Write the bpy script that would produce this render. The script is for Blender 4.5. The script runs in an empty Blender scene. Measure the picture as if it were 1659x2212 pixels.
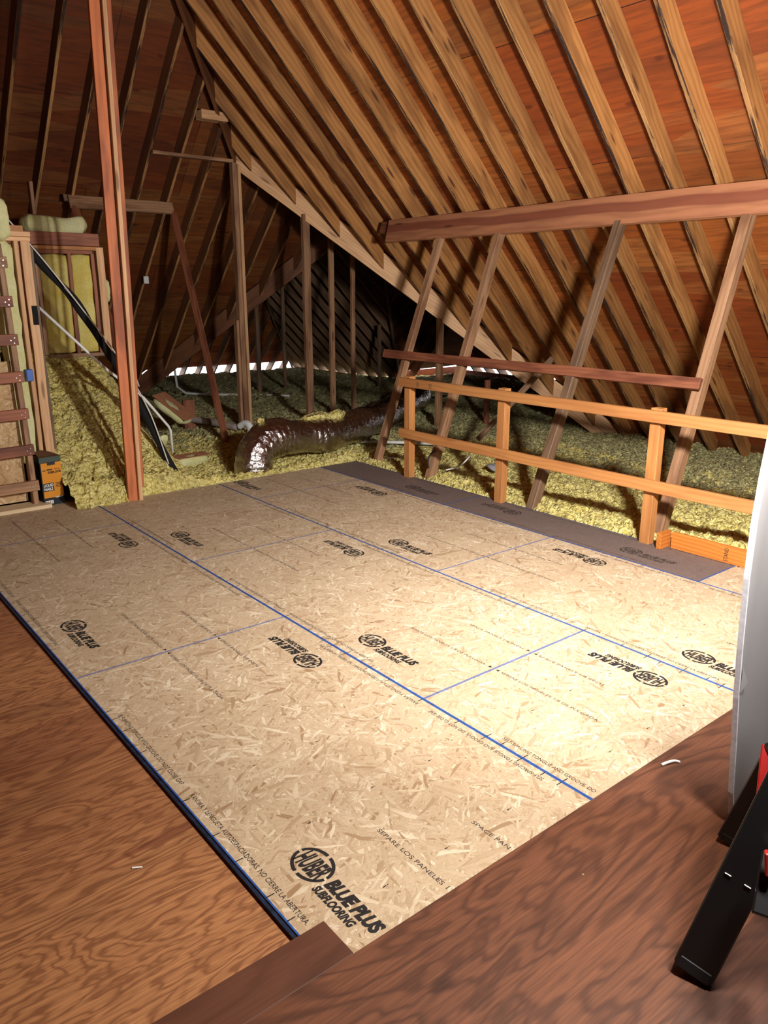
import bpy, bmesh, math, random
from mathutils import Vector, Matrix, noise
random.seed(7)
V = Vector
scn = bpy.context.scene
COL = scn.collection

# ------------------------------------------------------------------ camera, light, exposure
def axes_to_matrix(right, down, fwd, loc):
    m = Matrix.Identity(4)
    for i in range(3):
        m[i][0] = right[i]; m[i][1] = -down[i]; m[i][2] = -fwd[i]; m[i][3] = loc[i]
    return m
cam = bpy.data.cameras.new('camera')
camo = bpy.data.objects.new('camera', cam); COL.objects.link(camo)
camo.matrix_world = axes_to_matrix((0.778463352, -0.627690005, 0.000259663), (-0.17306815, -0.21503733, -0.96114846),
                                   (0.60335912, 0.74817391, -0.27603183), (-0.96122565, -6.0542103, 1.83667567))
cam.sensor_fit = 'VERTICAL'; cam.sensor_height = 36.0; cam.lens = 1665.96 * 36.0 / 2212.0
cam.clip_start = 0.02; cam.clip_end = 200
scn.camera = camo

world = bpy.data.worlds.new('World'); scn.world = world; world.use_nodes = True
world.node_tree.nodes['Background'].inputs[0].default_value = (0.97, 0.97, 1.0, 1)
world.node_tree.nodes['Background'].inputs[1].default_value = 5.0
scn.view_settings.view_transform = 'Standard'; scn.view_settings.look = 'None'
scn.view_settings.gamma = 1.0; scn.view_settings.exposure = 0.0
scn.view_settings.use_curve_mapping = False

def area_lamp(name, loc, aim, power, size, color, spread):
    l = bpy.data.lights.new(name, 'AREA'); l.shape = 'RECTANGLE'; l.size = size[0]; l.size_y = size[1]
    l.energy = power; l.color = color; l.spread = math.radians(spread)
    o = bpy.data.objects.new(name, l); COL.objects.link(o); o.location = loc
    o.rotation_euler = V(aim).to_track_quat('-Z', 'Y').to_euler()
    return o
# the two heads of the tripod work light standing just right of the frame
HEADS = [((0.99, -5.76, 2.10), (0.30, 0.90, -0.38), 84, (0.26, 0.16), (1.0, 0.975, 0.945)),
         ((0.97, -5.40, 2.00), (-0.42, 0.52, -0.72), 42, (0.20, 0.14), (1.0, 0.92, 0.82))]
for hp, ha, hw, hs, hc in HEADS: area_lamp('work_light', hp, ha, hw, hs, hc, 172)
# a clamp lamp hung beyond the drywall sheet, also just outside the frame
area_lamp('hanging_work_light', (1.80, -4.90, 2.10), (0.66, 0.73, -0.20), 285, (0.22, 0.18), (1.0, 0.975, 0.945), 172)

# ------------------------------------------------------------------ tagging
def tag(o, label, cat, group=None, kind=None):
    o['label'] = label; o['category'] = cat
    if group: o['group'] = group
    if kind: o['kind'] = kind
    return o
def struct(o):
    o['kind'] = 'structure'; return o
def empty(name, loc=(0, 0, 0)):
    o = bpy.data.objects.new(name, None); COL.objects.link(o); o.location = loc; o.empty_display_size = .05
    return o
def adopt(parent, child):
    child.parent = parent
    child.matrix_parent_inverse = parent.matrix_basis.inverted()
    return child
ORD = ['first', 'second', 'third', 'fourth', 'fifth', 'sixth', 'seventh', 'eighth', 'ninth', 'tenth', 'eleventh', 'twelfth',
       'thirteenth', 'fourteenth', 'fifteenth', 'sixteenth', 'seventeenth', 'eighteenth', 'nineteenth', 'twentieth',
       'twenty-first', 'twenty-second', 'twenty-third', 'twenty-fourth', 'twenty-fifth', 'twenty-sixth']

# ------------------------------------------------------------------ materials
class NT:
    def __init__(s, name):
        s.m = bpy.data.materials.new(name); s.m.use_nodes = True
        s.t = s.m.node_tree; s.n = s.t.nodes; s.b = s.n['Principled BSDF']
    def node(s, typ, **kw):
        nd = s.n.new(typ)
        for k, v in kw.items(): setattr(nd, k, v)
        return nd
    def link(s, a, b): s.t.links.new(a, b)
    def coord(s, scale=(1, 1, 1), rot=(0, 0, 0), rnd=True, seed=0.0, world=False):
        tc = s.node('ShaderNodeTexCoord'); out = tc.outputs['Object']
        if world:
            g = s.node('ShaderNodeNewGeometry'); out = g.outputs['Position']
        mp = s.node('ShaderNodeMapping')
        mp.inputs['Scale'].default_value = scale; mp.inputs['Rotation'].default_value = rot
        if rnd:
            oi = s.node('ShaderNodeObjectInfo'); mu = s.node('ShaderNodeMath', operation='MULTIPLY_ADD')
            s.link(oi.outputs['Random'], mu.inputs[0]); mu.inputs[1].default_value = 37.0; mu.inputs[2].default_value = seed
            ad = s.node('ShaderNodeVectorMath', operation='ADD'); s.link(out, ad.inputs[0]); s.link(mu.outputs[0], ad.inputs[1])
            out = ad.outputs[0]
        s.link(out, mp.inputs['Vector'])
        return mp.outputs[0]
    def noise(s, vec, scale, detail=3, rough=.55, dist=0.0):
        nd = s.node('ShaderNodeTexNoise'); nd.inputs['Scale'].default_value = scale
        nd.inputs['Detail'].default_value = detail; nd.inputs['Roughness'].default_value = rough
        nd.inputs['Distortion'].default_value = dist
        s.link(vec, nd.inputs['Vector']); return nd.outputs[0]
    def voro(s, vec, scale, feature='F1', rnd=1.0):
        nd = s.node('ShaderNodeTexVoronoi', feature=feature); nd.inputs['Scale'].default_value = scale
        nd.inputs['Randomness'].default_value = rnd
        s.link(vec, nd.inputs['Vector']); return nd
    def ramp(s, fac, stops, interp='LINEAR'):
        nd = s.node('ShaderNodeValToRGB'); cr = nd.color_ramp; cr.interpolation = interp
        while len(cr.elements) > 1: cr.elements.remove(cr.elements[-1])
        for i, (p, c) in enumerate(stops):
            e = cr.elements[0] if i == 0 else cr.elements.new(p)
            e.position = p; e.color = (c, c, c, 1) if isinstance(c, (int, float)) else (*c, 1)
        s.link(fac, nd.inputs[0]); return nd.outputs[0]
    def mix(s, fac, a, b, mode='MIX'):
        nd = s.node('ShaderNodeMix', data_type='RGBA', blend_type=mode)
        for sock, val in ((nd.inputs[0], fac), (nd.inputs[6], a), (nd.inputs[7], b)):
            if isinstance(val, (int, float)): sock.default_value = val
            elif isinstance(val, tuple): sock.default_value = (*val, 1)
            else: s.link(val, sock)
        return nd.outputs[2]
    def math(s, op, a, b=None):
        nd = s.node('ShaderNodeMath', operation=op)
        for i, v in enumerate((a, b)):
            if v is None: continue
            if isinstance(v, (int, float)): nd.inputs[i].default_value = v
            else: s.link(v, nd.inputs[i])
        return nd.outputs[0]
    def bump(s, h, strength, dist=.01):
        nd = s.node('ShaderNodeBump'); nd.inputs['Strength'].default_value = strength; nd.inputs['Distance'].default_value = dist
        s.link(h, nd.inputs['Height']); s.link(nd.outputs[0], s.b.inputs['Normal'])
    def out(s, col, rough=.6, metal=0.0):
        if isinstance(col, tuple): s.b.inputs['Base Color'].default_value = (*col, 1)
        else: s.link(col, s.b.inputs['Base Color'])
        s.b.inputs['Roughness'].default_value = rough; s.b.inputs['Metallic'].default_value = metal
        return s.m
def lin(r, g, b):
    f = lambda c: (c / 255 / 12.92) if c <= 10 else ((c / 255 + .055) / 1.055) ** 2.4
    return (f(r), f(g), f(b))

def lumber(name, light, dark, knot=(0.06, 0.02, 0.01), stain=None, core=None, stainamt=.5, ring=26, knots=1.0, rough=.62, seed=0.0):
    s = NT(name)
    v = s.coord((0.55, 1, 1), seed=seed)
    warp = s.noise(s.coord((.8, 2.2, 2.2), seed=seed + 3), 1.6, 2)
    sep = s.node('ShaderNodeSeparateXYZ'); s.link(v, sep.inputs[0])
    yy = s.math('ADD', sep.outputs[1], s.math('MULTIPLY', sep.outputs[2], .7))
    ph = s.math('ADD', s.math('MULTIPLY', yy, ring * 6.283), s.math('MULTIPLY', warp, 16.0))
    wav = s.math('MULTIPLY_ADD', s.math('SINE', ph), .5); wav.node.inputs[2].default_value = .5
    wav = s.math('POWER', wav, 1.8)
    fine = s.noise(s.coord((1.2, 60, 60), seed=seed + 5), 2.0, 3)
    f = s.math('ADD', s.math('MULTIPLY', wav, .42), s.math('MULTIPLY', fine, .5))
    col = s.mix(s.ramp(f, [(.15, 0), (.95, .62)]), light, dark)
    # board to board tone
    oi = s.node('ShaderNodeObjectInfo')
    tone = s.ramp(oi.outputs['Random'], [(0, .78), (.5, 1.0), (1, 1.12)])
    col = s.mix(1.0, col, tone, 'MULTIPLY')
    if stain:
        sn = s.noise(s.coord((.9, 5, 5), seed=seed + 9), 1.5, 3)
        col = s.mix(s.ramp(sn, [(.46, 0), (.62, stainamt)]), col, stain)
    if core:
        tc = s.node('ShaderNodeTexCoord'); sp = s.node('ShaderNodeSeparateXYZ'); s.link(tc.outputs['Object'], sp.inputs[0])
        wob = s.noise(s.coord((.7, .7, .7), rnd=False), 1.2, 2)
        d = s.math('ABSOLUTE', s.math('ADD', s.math('ADD', sp.outputs[1], core[1]), s.math('MULTIPLY', s.math('SUBTRACT', wob, .5), .11)))
        col = s.mix(s.ramp(d, [(core[2] - .008, .75), (core[2] + .004, 0)]), col, core[0])
    if knots > 0:
        vk = s.voro(s.coord((1.7, 9.0, 9.0), seed=seed + 11), 1.0)
        col = s.mix(s.ramp(vk.outputs['Distance'], [(0.0, .95 * knots), (.10, .8 * knots), (.17, .0)]), col, knot)
    s.bump(f, .25, .003)
    return s.out(col, rough)

M = {}
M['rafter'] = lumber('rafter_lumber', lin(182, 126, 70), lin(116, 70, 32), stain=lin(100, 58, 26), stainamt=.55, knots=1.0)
M['rafter_shaded'] = lumber('shaded_back_rafter_lumber', lin(118, 72, 40), lin(84, 46, 24), stain=lin(64, 32, 16), stainamt=.5, knots=.8, seed=1)  # darker than the right rafters; dimness of the back slope is in the colour
M['strut'] = lumber('strut_lumber', lin(172, 130, 95), lin(117, 79, 51), stain=lin(95, 55, 33), stainamt=.7, knots=.8, seed=2)
M['orange'] = lumber('orange_lumber', lin(189, 130, 74), lin(156, 96, 48), stain=lin(148, 87, 44), stainamt=.4, knots=.25, seed=4)
M['curb'] = lumber('curb_lumber', lin(214, 130, 52), lin(140, 66, 20), ring=34, knots=.0, seed=14)
M['purlin'] = lumber('purlin_lumber', lin(180, 120, 84), lin(126, 74, 50), stain=lin(104, 56, 44), stainamt=.25, core=(lin(118, 58, 42), -.018, .046), ring=12, knots=.9, seed=6)
M['red'] = lumber('red_lumber', lin(154, 93, 64), lin(108, 55, 36), stain=lin(82, 36, 23), stainamt=.7, knots=.5, seed=8)
M['post_red'] = lumber('post_red_lumber', lin(196, 112, 64), lin(150, 78, 42), stain=lin(104, 48, 32), stainamt=.6, ring=16, knots=.3, seed=10)
M['pale'] = lumber('pale_lumber', lin(224, 178, 130), lin(176, 124, 82), stain=lin(150, 96, 60), stainamt=.35, knots=.7, seed=12)
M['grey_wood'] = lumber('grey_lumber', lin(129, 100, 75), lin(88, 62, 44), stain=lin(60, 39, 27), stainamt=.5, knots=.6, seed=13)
M['white_wood'] = lumber('white_lumber', lin(238, 214, 172), lin(216, 184, 138), knots=.2, seed=15)

def wane():
    s = NT('rafter_bottom_edge')
    a = s.noise(s.coord((1.2, 26, 26)), 3.0, 4, .7)
    b = s.noise(s.coord((.7, 3, 3), seed=4), 1.1, 2)
    col = s.mix(s.ramp(a, [(.35, 0), (.7, 1)]), lin(150, 104, 58), lin(206, 156, 100))
    dk = s.math('ADD', s.math('MULTIPLY', a, .6), s.math('MULTIPLY', b, .55))
    col = s.mix(s.ramp(dk, [(.54, 0), (.62, 1)]), col, lin(46, 26, 16))
    s.bump(a, .6, .006)
    return s.out(col, .8)
M['wane'] = wane()

LIN = lin
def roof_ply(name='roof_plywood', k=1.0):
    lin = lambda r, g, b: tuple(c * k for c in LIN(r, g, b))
    s = NT(name)
    br = s.node('ShaderNodeTexBrick'); mp = s.coord((1, 1, 1), rnd=False)
    br.inputs['Scale'].default_value = 1.0; br.inputs['Brick Width'].default_value = 2.438; br.inputs['Row Height'].default_value = 1.219
    br.inputs['Mortar Size'].default_value = .004; br.inputs['Mortar'].default_value = (.01, .004, .002, 1)
    br.inputs['Color1'].default_value = (*lin(142, 66, 22), 1); br.inputs['Color2'].default_value = (*lin(176, 106, 42), 1)
    br.inputs['Bias'].default_value = -.25
    s.link(mp, br.inputs['Vector'])
    # veneer strips inside a sheet
    vn = s.voro(s.coord((.45, 3.4, 1), rnd=False), 1.3)
    sc = s.node('ShaderNodeSeparateColor'); s.link(vn.outputs['Color'], sc.inputs[0])
    col = s.mix(s.ramp(sc.outputs[0], [(.62, 0), (.8, .32)]), br.outputs[0], lin(180, 124, 66))
    col = s.mix(s.ramp(sc.outputs[1], [(.6, 0), (.85, .4)]), col, lin(90, 40, 16))
    g = s.noise(s.coord((.9, 10, 10), rnd=False), 2.5, 4, .6, .6)
    col = s.mix(s.ramp(g, [(.35, .5), (.62, 0)]), col, lin(76, 36, 14))
    kn = s.voro(s.coord((1.6, 3.2, 1), rnd=False, seed=3), 1.5)
    col = s.mix(s.ramp(kn.outputs['Distance'], [(0, .8), (.08, .6), (.13, 0)]), col, lin(80, 30, 12))
    s.bump(g, .2, .004)
    return s.out(col, .62)
M['roof_ply'] = roof_ply()
M['roof_ply_shaded'] = roof_ply('shaded_back_roof_plywood', .58)  # same plywood scaled darker, shade of the back slope put into its colour

def osb(name, base, lightc, darkc, dust=None):
    s = NT(name)
    col = None; pri = None; edge = None
    angs = [0.15, 1.05, 2.1, 2.8, 0.6, 1.6, 2.45]
    for i, a in enumerate(angs):
        d = s.noise(s.coord((1, 1, 1), rnd=True, seed=i), 7.0, 2)
        vec = s.coord((1, 1, 1), rot=(0, 0, a), rnd=True, seed=i * 5.3)
        dv = s.node('ShaderNodeVectorMath', operation='MULTIPLY_ADD')
        dv.inputs[1].default_value = (0, .03, 0)
        # bend the strands a little
        s.link(d, dv.inputs[0]); s.link(vec, dv.inputs[2])
        mp = s.node('ShaderNodeMapping'); s.link(dv.outputs[0], mp.inputs[0]); mp.inputs['Scale'].default_value = (6.5 + 1.7 * i, 46 + 10 * i, 1)
        vo = s.node('ShaderNodeTexVoronoi', voronoi_dimensions='2D'); vo.inputs['Scale'].default_value = 1.0
        s.link(mp.outputs[0], vo.inputs['Vector'])
        ve = s.node('ShaderNodeTexVoronoi', voronoi_dimensions='2D', feature='DISTANCE_TO_EDGE'); ve.inputs['Scale'].default_value = 1.0
        s.link(mp.outputs[0], ve.inputs['Vector'])
        sc = s.node('ShaderNodeSeparateColor'); s.link(vo.outputs['Color'], sc.inputs[0])
        if pri is None:
            pri, col, edge = sc.outputs[0], sc.outputs[1], ve.outputs[0]
        else:
            gt = s.math('GREATER_THAN', sc.outputs[0], pri)
            def sel(x, y):
                nd = s.node('ShaderNodeMix', data_type='FLOAT'); s.link(gt, nd.inputs[0]); s.link(x, nd.inputs[2]); s.link(y, nd.inputs[3]); return nd.outputs[0]
            col = sel(col, sc.outputs[1]); edge = sel(edge, ve.outputs[0]); pri = s.math('MAXIMUM', pri, sc.outputs[0])
    mid = tuple((a + b) / 2 for a, b in zip(base, darkc)); ml = tuple((a + b) / 2 for a, b in zip(base, lightc))
    c = s.ramp(col, [(0, darkc), (.06, mid), (.3, base), (.7, base), (.88, ml), (1, lightc)])
    c = s.mix(s.ramp(edge, [(0, .42), (.07, 0)]), c, tuple(x * .7 for x in darkc))
    low = s.noise(s.coord((1, 1, 1), rnd=True, seed=2), 2.2, 3)
    c = s.mix(s.ramp(low, [(.35, .22), (.6, 0)]), c, darkc)
    fib = s.noise(s.coord((30, 240, 1), rot=(0, 0, .5)), 1.0, 3)
    c = s.mix(s.ramp(fib, [(.35, .25), (.6, 0)]), c, darkc)
    if dust: c = s.mix(.72, c, dust)
    s.bump(s.math('ADD', col, s.math('MULTIPLY', edge, 2)), .12, .002)
    return s.out(c, .72)
M['osb'] = osb('subfloor_strand_board', lin(196, 173, 142), lin(224, 208, 180), lin(152, 120, 86))
M['osb_dusty'] = osb('weathered_strand_board', lin(130, 112, 102), lin(150, 132, 120), lin(92, 76, 68), lin(106, 90, 84))
M['osb_wall'] = osb('wall_strand_board', lin(206, 170, 122), lin(236, 210, 168), lin(160, 116, 70))

def deck_ply(name, cA, cB, cDark, seed=0.0, scale=1.0, stains=1.0):
    s = NT(name)
    v = s.coord((.30 * scale, 1.0 * scale, 1), rnd=False, seed=seed)
    mp0 = s.coord((1, 1, 1), rnd=False)
    warp = s.noise(s.coord((.55 * scale, 1.9 * scale, 1), rnd=True, seed=seed), 1.7, 4, .55, .5)
    sep = s.node('ShaderNodeSeparateXYZ'); s.link(mp0, sep.inputs[0])
    ph = s.math('ADD', s.math('MULTIPLY', sep.outputs[1], 60.0 * scale), s.math('MULTIPLY', warp, 100.0))
    w = s.math('MULTIPLY_ADD', s.math('SINE', ph), .5); w.node.inputs[2].default_value = .5
    w = s.math('POWER', w, 2.2)
    fine = s.noise(s.coord((3, 90, 1), seed=seed), 1.5, 4, .65)
    # veneer bands of differing tone
    band = s.voro(s.coord((.12, 1.25, 1), rnd=False, seed=seed + 2), 1.5)
    sc = s.node('ShaderNodeSeparateColor'); s.link(band.outputs['Color'], sc.inputs[0])
    base = s.mix(s.ramp(sc.outputs[0], [(.25, 0), (.75, 1)]), cA, cB)
    col = s.mix(s.math('MULTIPLY', w, .6), base, cDark)
    col = s.mix(s.ramp(fine, [(.38, .45), (.62, 0)]), col, cDark)
    st = s.noise(s.coord((.9, 2.2, 1), rnd=False, seed=seed + 4), 1.8, 3, .6)
    col = s.mix(s.ramp(st, [(.56, 0), (.72, .75 * stains)]), col, lin(52, 28, 20))
    kn = s.voro(s.coord((2.0, 4.2, 1), rnd=False, seed=seed + 7), 1.0)
    col = s.mix(s.ramp(kn.outputs['Distance'], [(0, .85 * stains), (.06, .6 * stains), (.11, 0)]), col, lin(40, 20, 14))
    pk = s.voro(s.coord((1, 1, 1), rnd=False, seed=seed), 7.0)
    col = s.mix(s.ramp(pk.outputs['Distance'], [(0, .8), (.02, .6), (.035, 0)]), col, lin(196, 160, 130))
    s.bump(s.math('ADD', w, fine), .12, .002)
    return s.out(col, .58)
M['deck_left'] = deck_ply('deck_plywood_grained', lin(186, 130, 84), lin(146, 92, 62), lin(104, 56, 34), seed=1.0, scale=1.25, stains=.5)
M['deck_front'] = deck_ply('deck_plywood_dark', lin(126, 78, 52), lin(96, 58, 40), lin(62, 34, 22), seed=6.0, scale=.7)
M['plank'] = deck_ply('deck_plank_wood', lin(108, 66, 46), lin(100, 60, 42), lin(84, 48, 32), seed=12.0, scale=.4, stains=.4)

def insul(name, c1, c2, dark):
    s = NT(name)
    v = s.coord((1, 1, 1), rnd=False)
    a = s.voro(v, 42.0); b = s.noise(v, 16.0, 4, .65); c = s.noise(v, 2.2, 2)
    sc = s.node('ShaderNodeSeparateColor'); s.link(a.outputs['Color'], sc.inputs[0])
    col = s.mix(s.ramp(sc.outputs[0], [(.1, 0), (.9, 1)]), c1, c2)
    col = s.mix(s.ramp(sc.outputs[2], [(.86, 0), (.95, .8)]), col, lin(238, 226, 150))
    col = s.mix(s.ramp(b, [(.30, .85), (.46, 0)]), col, dark)
    col = s.mix(s.ramp(a.outputs['Distance'], [(.62, 0), (.95, .8)]), col, dark)
    col = s.mix(s.ramp(c, [(.42, 0), (.7, .30)]), col, lin(150, 140, 92))
    s.bump(s.math('ADD', s.math('MULTIPLY', b, 1.2), s.math('SUBTRACT', 1.0, a.outputs['Distance'])), .9, .02)
    return s.out(col, .95)
M['insul'] = insul('blown_insulation', lin(198, 180, 92), lin(232, 218, 142), lin(98, 82, 34))
M['insul_grey'] = insul('grey_blown_insulation', lin(156, 148, 98), lin(188, 182, 130), lin(70, 64, 38))  # grey-olive mix of the same fluff, laid over the farther floor
def batt(name, c1, c2):
    s = NT(name)
    a = s.noise(s.coord((1, 1, 1)), 4.0, 4, .6); b = s.noise(s.coord((1, 1, 1)), 46.0, 3, .7)
    col = s.mix(s.ramp(a, [(.35, 0), (.68, 1)]), c1, c2)
    col = s.mix(s.ramp(b, [(.35, .25), (.6, 0)]), col, tuple(x * .55 for x in c1))
    s.bump(s.math('ADD', a, s.math('MULTIPLY', b, .4)), .6, .02)
    return s.out(col, .95)
M['batt'] = batt('batt_insulation', lin(208, 186, 84), lin(228, 216, 140))
M['batt_pale'] = batt('pale_batt_insulation', lin(206, 202, 140), lin(218, 216, 168))

def plain(name, col, rough=.5, metal=0.0, var=.08, scale=9.0):
    s = NT(name)
    n = s.noise(s.coord((1, 1, 1)), scale, 3)
    c = s.mix(s.ramp(n, [(.3, 0), (.7, 1)]), tuple(x * (1 - var) for x in col), tuple(min(1, x * (1 + var)) for x in col))
    return s.out(c, rough, metal)
M['ink'] = plain('black_ink', lin(30, 26, 26), .7)
M['ink_grey'] = plain('thin_black_ink', lin(62, 52, 48), .75)
M['blue'] = plain('blue_edge_sealer', lin(30, 84, 160), .6, var=.35, scale=30)
M['blue_dark'] = plain('dark_blue_edge_sealer', lin(24, 38, 62), .5, var=.6, scale=40)
M['black'] = plain('black_plastic', lin(20, 20, 22), .42)
M['black_foam'] = plain('black_pipe_foam', lin(7, 7, 8), .9, var=0)
M['redp'] = plain('red_paint', lin(186, 22, 24), .4)
M['pvc'] = plain('white_pvc', lin(226, 226, 222), .35)
M['pvc_grey'] = plain('dusty_pvc', lin(150, 138, 130), .6)
M['nail'] = plain('nail_steel', lin(205, 205, 205), .3, 1.0)
M['paper'] = plain('drywall_paper', lin(138, 135, 136), .8, var=.03)
M['gypsum'] = plain('drywall_edge', lin(214, 214, 222), .75, var=.12, scale=60)
M['kraft'] = plain('kraft_paper', lin(176, 120, 84), .75)
M['white'] = plain('white_paint', lin(236, 236, 232), .6)
M['boxorange'] = plain('orange_carton', lin(216, 140, 24), .55, var=.04)
M['boxgreen'] = plain('dark_green_carton', lin(62, 76, 68), .6)
M['boxblack'] = plain('black_carton', lin(24, 26, 32), .55)
M['boxbrown'] = plain('carton_top_brown', lin(96, 62, 36), .6)
M['bluebox'] = plain('blue_plastic', lin(24, 84, 176), .4)
M['cable'] = plain('grey_cable', lin(196, 192, 184), .4)
M['base'] = plain('dark_joist_bay', lin(70, 50, 34), .9)
def foil():
    s = NT('duct_foil')
    v = s.coord((1, 1, 1), rnd=False)
    a = s.noise(v, 14.0, 4, .7, 1.2); b = s.voro(v, 26.0)
    s.bump(s.math('ADD', a, s.math('MULTIPLY', b.outputs['Distance'], .5)), .55, .02)
    return s.out(lin(196, 188, 186), .2, 1.0)
M['foil'] = foil()

# ------------------------------------------------------------------ mesh helpers
def mesh_obj(name, verts, faces, mats, fm=None, smooth=False, matrix=None):
    me = bpy.data.meshes.new(name); me.from_pydata([tuple(v) for v in verts], [], faces); me.update()
    for m in (mats if isinstance(mats, (list, tuple)) else [mats]): me.materials.append(m)
    if fm:
        for p, i in zip(me.polygons, fm): p.material_index = i
    if smooth:
        for p in me.polygons: p.use_smooth = True
    o = bpy.data.objects.new(name, me); COL.objects.link(o)
    if matrix is not None: o.matrix_world = matrix; 
    return o
def bevel(o, w, seg=1):
    m = o.modifiers.new('bevel', 'BEVEL'); m.width = w; m.segments = seg; m.limit_method = 'ANGLE'; m.angle_limit = .6
    return o
def frame(p0, p1, n):
    x = (V(p1) - V(p0)).normalized(); z = V(n); z = (z - x * z.dot(x)).normalized(); y = z.cross(x)
    m = Matrix.Identity(4)
    for i in range(3): m[i][0] = x[i]; m[i][1] = y[i]; m[i][2] = z[i]; m[i][3] = p0[i]
    return m
def board(name, p0, p1, w, t, n, mat, cut0=0.0, cut1=0.0, bev=.003, seg=0, cutz0=0.0, cutz1=0.0):
    """board whose centre line runs p0 to p1, w wide in its face, t thick along the face normal n.
    cut0/cut1 slant the ends across the width, cutz across the thickness"""
    L = (V(p1) - V(p0)).length; m = frame(p0, p1, n); vs = []; N = seg + 2
    rnd = random.Random(hash((round(L, 3), round(w, 3), round(p0[0], 2))) & 0xffff)
    for i in range(N):
        f = i / (N - 1)
        jy = (rnd.uniform(-1, 1) * .0035) if 0 < i < N - 1 else 0
        for yy, zz in ((-1, -1), (1, -1), (1, 1), (-1, 1)):
            x = L * f + (cut0 * yy * (1 - f) + cut1 * yy * f) + (cutz0 * zz * (1 - f) + cutz1 * zz * f)
            vs.append((x, yy * w / 2 + jy, zz * t / 2))
    fs = [(3, 2, 1, 0)]
    for i in range(N - 1):
        a = i * 4; b = a + 4
        for k in range(4):
            k2 = (k + 1) % 4; fs.append((a + k, a + k2, b + k2, b + k))
    e = (N - 1) * 4; fs.append((e, e + 1, e + 2, e + 3))
    o = mesh_obj(name, vs, fs, mat, matrix=m)
    return bevel(o, bev) if bev else o
def vpost(name, x, y, z0, z1, w, t, mat, face=(0, -1, 0), top=None, **k):
    p1 = top or (x, y, z1)
    return board(name, (x, y, z0), p1, w, t, face, mat, seg=4, **k)
def box(name, c, s, mat, rz=0, bev=.002):
    x, y, z = (a / 2 for a in s)
    vs = [(i * x, j * y, k * z) for i in (-1, 1) for j in (-1, 1) for k in (-1, 1)]
    fs = [(0, 1, 3, 2), (4, 6, 7, 5), (0, 4, 5, 1), (2, 3, 7, 6), (0, 2, 6, 4), (1, 5, 7, 3)]
    o = mesh_obj(name, vs, fs, mat, matrix=Matrix.Translation(c) @ Matrix.Rotation(rz, 4, 'Z'))
    return bevel(o, bev) if bev else o
def smoothpath(pts, n=10):
    pts = [V(p) for p in pts]; out = []
    P = [pts[0] * 2 - pts[1]] + pts + [pts[-1] * 2 - pts[-2]]
    for i in range(1, len(P) - 2):
        a, b, c, d = P[i - 1:i + 3]
        for k in range(n):
            t = k / n
            out.append(.5 * ((2 * b) + (c - a) * t + (2 * a - 5 * b + 4 * c - d) * t * t + (3 * b - a - 3 * c + d) * t ** 3))
    out.append(pts[-1]); return out
def tube(name, pts, r, mat, sides=12, smooth_n=10, rf=None, cap=True):
    path = smoothpath(pts, smooth_n) if smooth_n else [V(p) for p in pts]
    vs = []; fs = []; up = V((0, 0, 1)); s = 0
    t0 = (path[1] - path[0]).normalized(); side = t0.cross(up)
    if side.length < .2: side = t0.cross(V((0, 1, 0)))
    side.normalize()
    for i, p in enumerate(path):
        t = (path[min(i + 1, len(path) - 1)] - path[max(i - 1, 0)]).normalized()
        side = (side - t * side.dot(t)).normalized(); u = side.cross(t)
        if i: s += (p - path[i - 1]).length
        for k in range(sides):
            a = 2 * math.pi * k / sides
            rr = r if rf is None else rf(s, a, i / (len(path) - 1))
            vs.append(p + (side * math.cos(a) + u * math.sin(a)) * rr)
        if i:
            for k in range(sides):
                k2 = (k + 1) % sides; a0 = (i - 1) * sides; b0 = i * sides
                fs.append((a0 + k, a0 + k2, b0 + k2, b0 + k))
    if cap:
        fs.append(tuple(range(sides))[::-1]); fs.append(tuple(range((len(path) - 1) * sides, len(path) * sides)))
    c = vs[0].copy()
    return mesh_obj(name, [v - c for v in vs], fs, mat, smooth=True, matrix=Matrix.Translation(c))
def sheet(name, pts, up, th, mat, axis_x, origin):
    """flat polygon (world points) given thickness th along up; local x axis = axis_x"""
    n = V(up).normalized(); x = V(axis_x).normalized(); y = n.cross(x)
    m = Matrix.Identity(4)
    for i in range(3): m[i][0] = x[i]; m[i][1] = y[i]; m[i][2] = n[i]; m[i][3] = origin[i]
    inv = m.inverted(); lo = [inv @ V(p) for p in pts]; N = len(lo)
    vs = lo + [v + V((0, 0, th)) for v in lo]
    fs = [tuple(range(N))[::-1], tuple(range(N, 2 * N))] + [(i, (i + 1) % N, N + (i + 1) % N, N + i) for i in range(N)]
    o = mesh_obj(name, vs, fs, mat, matrix=m)
    return o

# ------------------------------------------------------------------ setting: decks, base, walls, roof skins
D1, D2 = 7.83, 7.10           # undersides of the right (x+z) and back (y+z) rafters
D4, D5 = 10.05, 11.50         # far wing, east and north slopes
S = .26                       # rafter depth measured plumb
def slab(name, x0, x1, y0, y1, z0, z1, mat):
    return box(name, ((x0 + x1) / 2, (y0 + y1) / 2, (z0 + z1) / 2), (x1 - x0, y1 - y0, z1 - z0), mat, bev=0)
struct(slab('floor', -5.0, -.004, -4.455, 1.05, -.042, -.018, M['deck_left']))
struct(slab('floor', -5.0, 4.1, -9.5, -4.612, -.022, .002, M['deck_front']))
struct(slab('floor', -5.0, 4.12, -9.5, 1.0, -.30, -.05, M['base']))
struct(slab('floor', -5.0, 12.15, -9.5, 7.35, -.42, -.34, M['base']))
struct(slab('floor', 3.7, 10.05, 7.35, 11.4, -.42, -.34, M['base']))
plank = tag(slab('deck_plank', -1.9, .092, -4.611, -4.458, -.03, .003, M['plank']), 'short smooth brown plank end notched into the near corner of the pale subfloor', 'plank')
bevel(plank, .002)

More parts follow.
